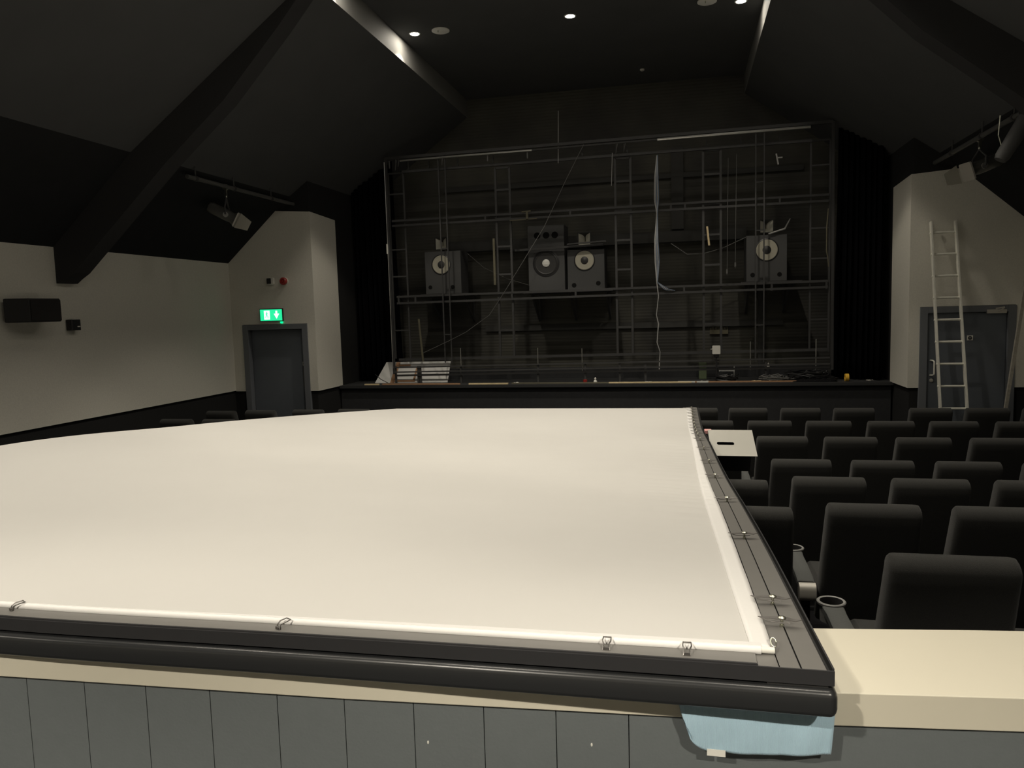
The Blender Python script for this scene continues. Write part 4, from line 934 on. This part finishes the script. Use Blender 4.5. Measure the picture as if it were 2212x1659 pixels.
# ------------------------------------------------------------------ lighting bars, side lamps and hose
def lighting_bar(sx):
    X = (lambda x: x) if sx == 0 else mir
    o = empty('lighting_bar', (X(-5.9), 8.45, 3.95), 'black lighting bar under the %s slope of the ceiling' % ('left' if sx == 0 else 'right'), 'pipe', 'lighting bars')
    b = MB(); b.tube([(0, -0.05, 0.0), (0, 3.35, 0.0)], 0.027, 12); b.build('pipe', mat('scuffed black pipe', (0.09, 0.09, 0.085), 0.5, noise=0.3, nscale=8), o, smooth=True)
    for y in (0.12, 0.95, 1.9, 2.75):
        b = MB(); b.tube([(0, y, 0.0), (0, y, 0.15)], 0.009, 6); b.lathe([(0.036, -0.018), (0.036, 0.018)], (0, y, 0), 'y', 12)
        b.build('hanger', M['steel'], o)
lighting_bar(0); lighting_bar(1)
def spotlight(loc, aim, yaw, pitch, label, yokeh):
    # body axis along local +x, tilted down
    o = empty('spotlight', loc, label, 'spotlight')
    Rm = Matrix.Rotation(yaw, 4, 'Z') @ Matrix.Rotation(pitch, 4, 'Y')
    def T(b):
        b.v = [tuple(Rm @ Vector(v)) for v in b.v]; return b
    b = MB(); b.lathe([(0.0, -0.26), (0.06, -0.255), (0.075, -0.22), (0.075, 0.02), (0.068, 0.06), (0.085, 0.10), (0.085, 0.14), (0.07, 0.145), (0.0, 0.12)], (0, 0, 0), 'x', 24)
    T(b).build('lamp_body', mat('black lamp housing', (0.14, 0.14, 0.13), 0.3, 0.5), o, smooth=True)
    b = MB(); b.rbox(0.13, 0.148, -0.10, 0.10, -0.10, 0.10, 0.02, axis='x'); T(b).build('gate_plate', M['cap'], o)
    # barn door: the near leaf is open and shows its pale face
    b = MB(); b.prism([(0.17, -0.105), (0.17, 0.105), (0.335, 0.065), (0.335, -0.065)], -0.105, -0.099)
    T(b).build('barn_door', mat('pale reflective leaf', (0.34, 0.33, 0.28), 0.6), o)
    for sg_ in (-1, 1):
        b = MB(); b.lathe([(0.034, sg_ * 0.086), (0.034, sg_ * 0.104), (0.0, sg_ * 0.104)], (0.0, 0, 0.0), 'y', 20); T(b).build('tilt_knob', M['alu'], o, smooth=True)
    b = MB(); b.tube([Rm @ Vector((0, -0.11, 0)), Rm @ Vector((0, -0.115, 0)) + Vector((0, 0, 0.10)), Vector((0, 0, yokeh * 0.62)), Rm @ Vector((0, 0.115, 0)) + Vector((0, 0, 0.10)), Rm @ Vector((0, 0.11, 0))], 0.012, 8)
    b.tube([(0, 0, yokeh * 0.6), (0, 0, yokeh * 0.8)], 0.014, 8)
    b.build('yoke', M['steel'], o, smooth=True)
    b = MB(); b.lathe([(0.016, -0.01), (0.016, 0.01)], (0, 0, yokeh * 0.66), 'z', 12); b.lathe([(0.04, -0.02), (0.04, 0.02)], (0, 0, yokeh), 'y', 12); b.box(-0.012, 0.012, -0.015, 0.015, yokeh * 0.7, yokeh)
    b.build('hook_clamp', M['zinc'], o)
    return o
spotlight((-5.93, 9.25, 3.58), None, R(20), R(28), 'dark spotlight with a pale barn door hanging from the left lighting bar', 0.37)
spotlight((mir(-5.93), 9.55, 3.64), None, R(195), R(20), 'dark spotlight with a pale barn door hanging from the right lighting bar', 0.31)
s = empty('unlit_lantern', (3.0, 8.1, 3.68), 'dark cylindrical lantern at the right picture edge under the lighting bar', 'spotlight')
b = MB(); b.lathe([(0.0, -0.24), (0.05, -0.24), (0.065, -0.20), (0.075, 0.18), (0.055, 0.2), (0.0, 0.2)], (0, 0, 0), 'z', 20)
Rm = Matrix.Rotation(R(30), 4, 'Y'); b.v = [tuple(Rm @ Vector(v)) for v in b.v]
b.build('lamp_body', mat('grey lantern body', (0.07, 0.07, 0.07), 0.6), s, smooth=True)
b = MB(); b.tube([(-0.14, 0, 0.02), (-0.13, 0, 0.2)], 0.006, 6); b.tube([(-0.14, 0, 0.02), (-0.10, 0, -0.12)], 0.005, 6); b.build('safety_wire', M['zinc'], s)
b = MB(); b.bar((0, 0, 0.05), (0.16, 0.38, 0.26), 0.02); b.build('arm', M['steel'], s)

# ------------------------------------------------------------------ ladders at the right
ld = empty('ladder', (3.3, 10.35, 0.0), 'long aluminium ladder leaning on the wall in front of the right door', 'ladder')
T0, T1 = Vector((-0.144, 0.0, 0.0)), Vector((-0.20, 0.55, 3.195))   # foot and head of the left stile
def lad(px, z):   # point at height z
    t = z / 3.195; return T0 + (T1 - T0) * t + Vector((px, 0, 0))
wd = lambda z: 0.315 - 0.03 * z / 3.2
for sgn in (0, 1):
    b = MB(); b.bar(lad(wd(0) * sgn, 0), lad(wd(3.2) * sgn, 3.195), 0.024, 0.06); b.build('stile', M['ladder'], ld, bevel=0.003)
for k in range(11):
    z = 0.27 + 0.278 * k; p = lad(-0.02, z); q = lad(wd(z) + 0.005, z)
    b = MB(); b.tube([p, q], 0.015, 8); b.build('rung', M['ladder'], ld, smooth=True)
b = MB(); b.bar((3.79, 10.5, 0.0), (4.13, 10.52, 2.95), 0.035, 0.035)
thing('timber_pole', b, mat('weathered pole', (0.34, 0.32, 0.27), 0.7, noise=0.4, nscale=25), 'long weathered pole leaning at the far right edge', 'pole', (3.79, 10.5, 0.0))
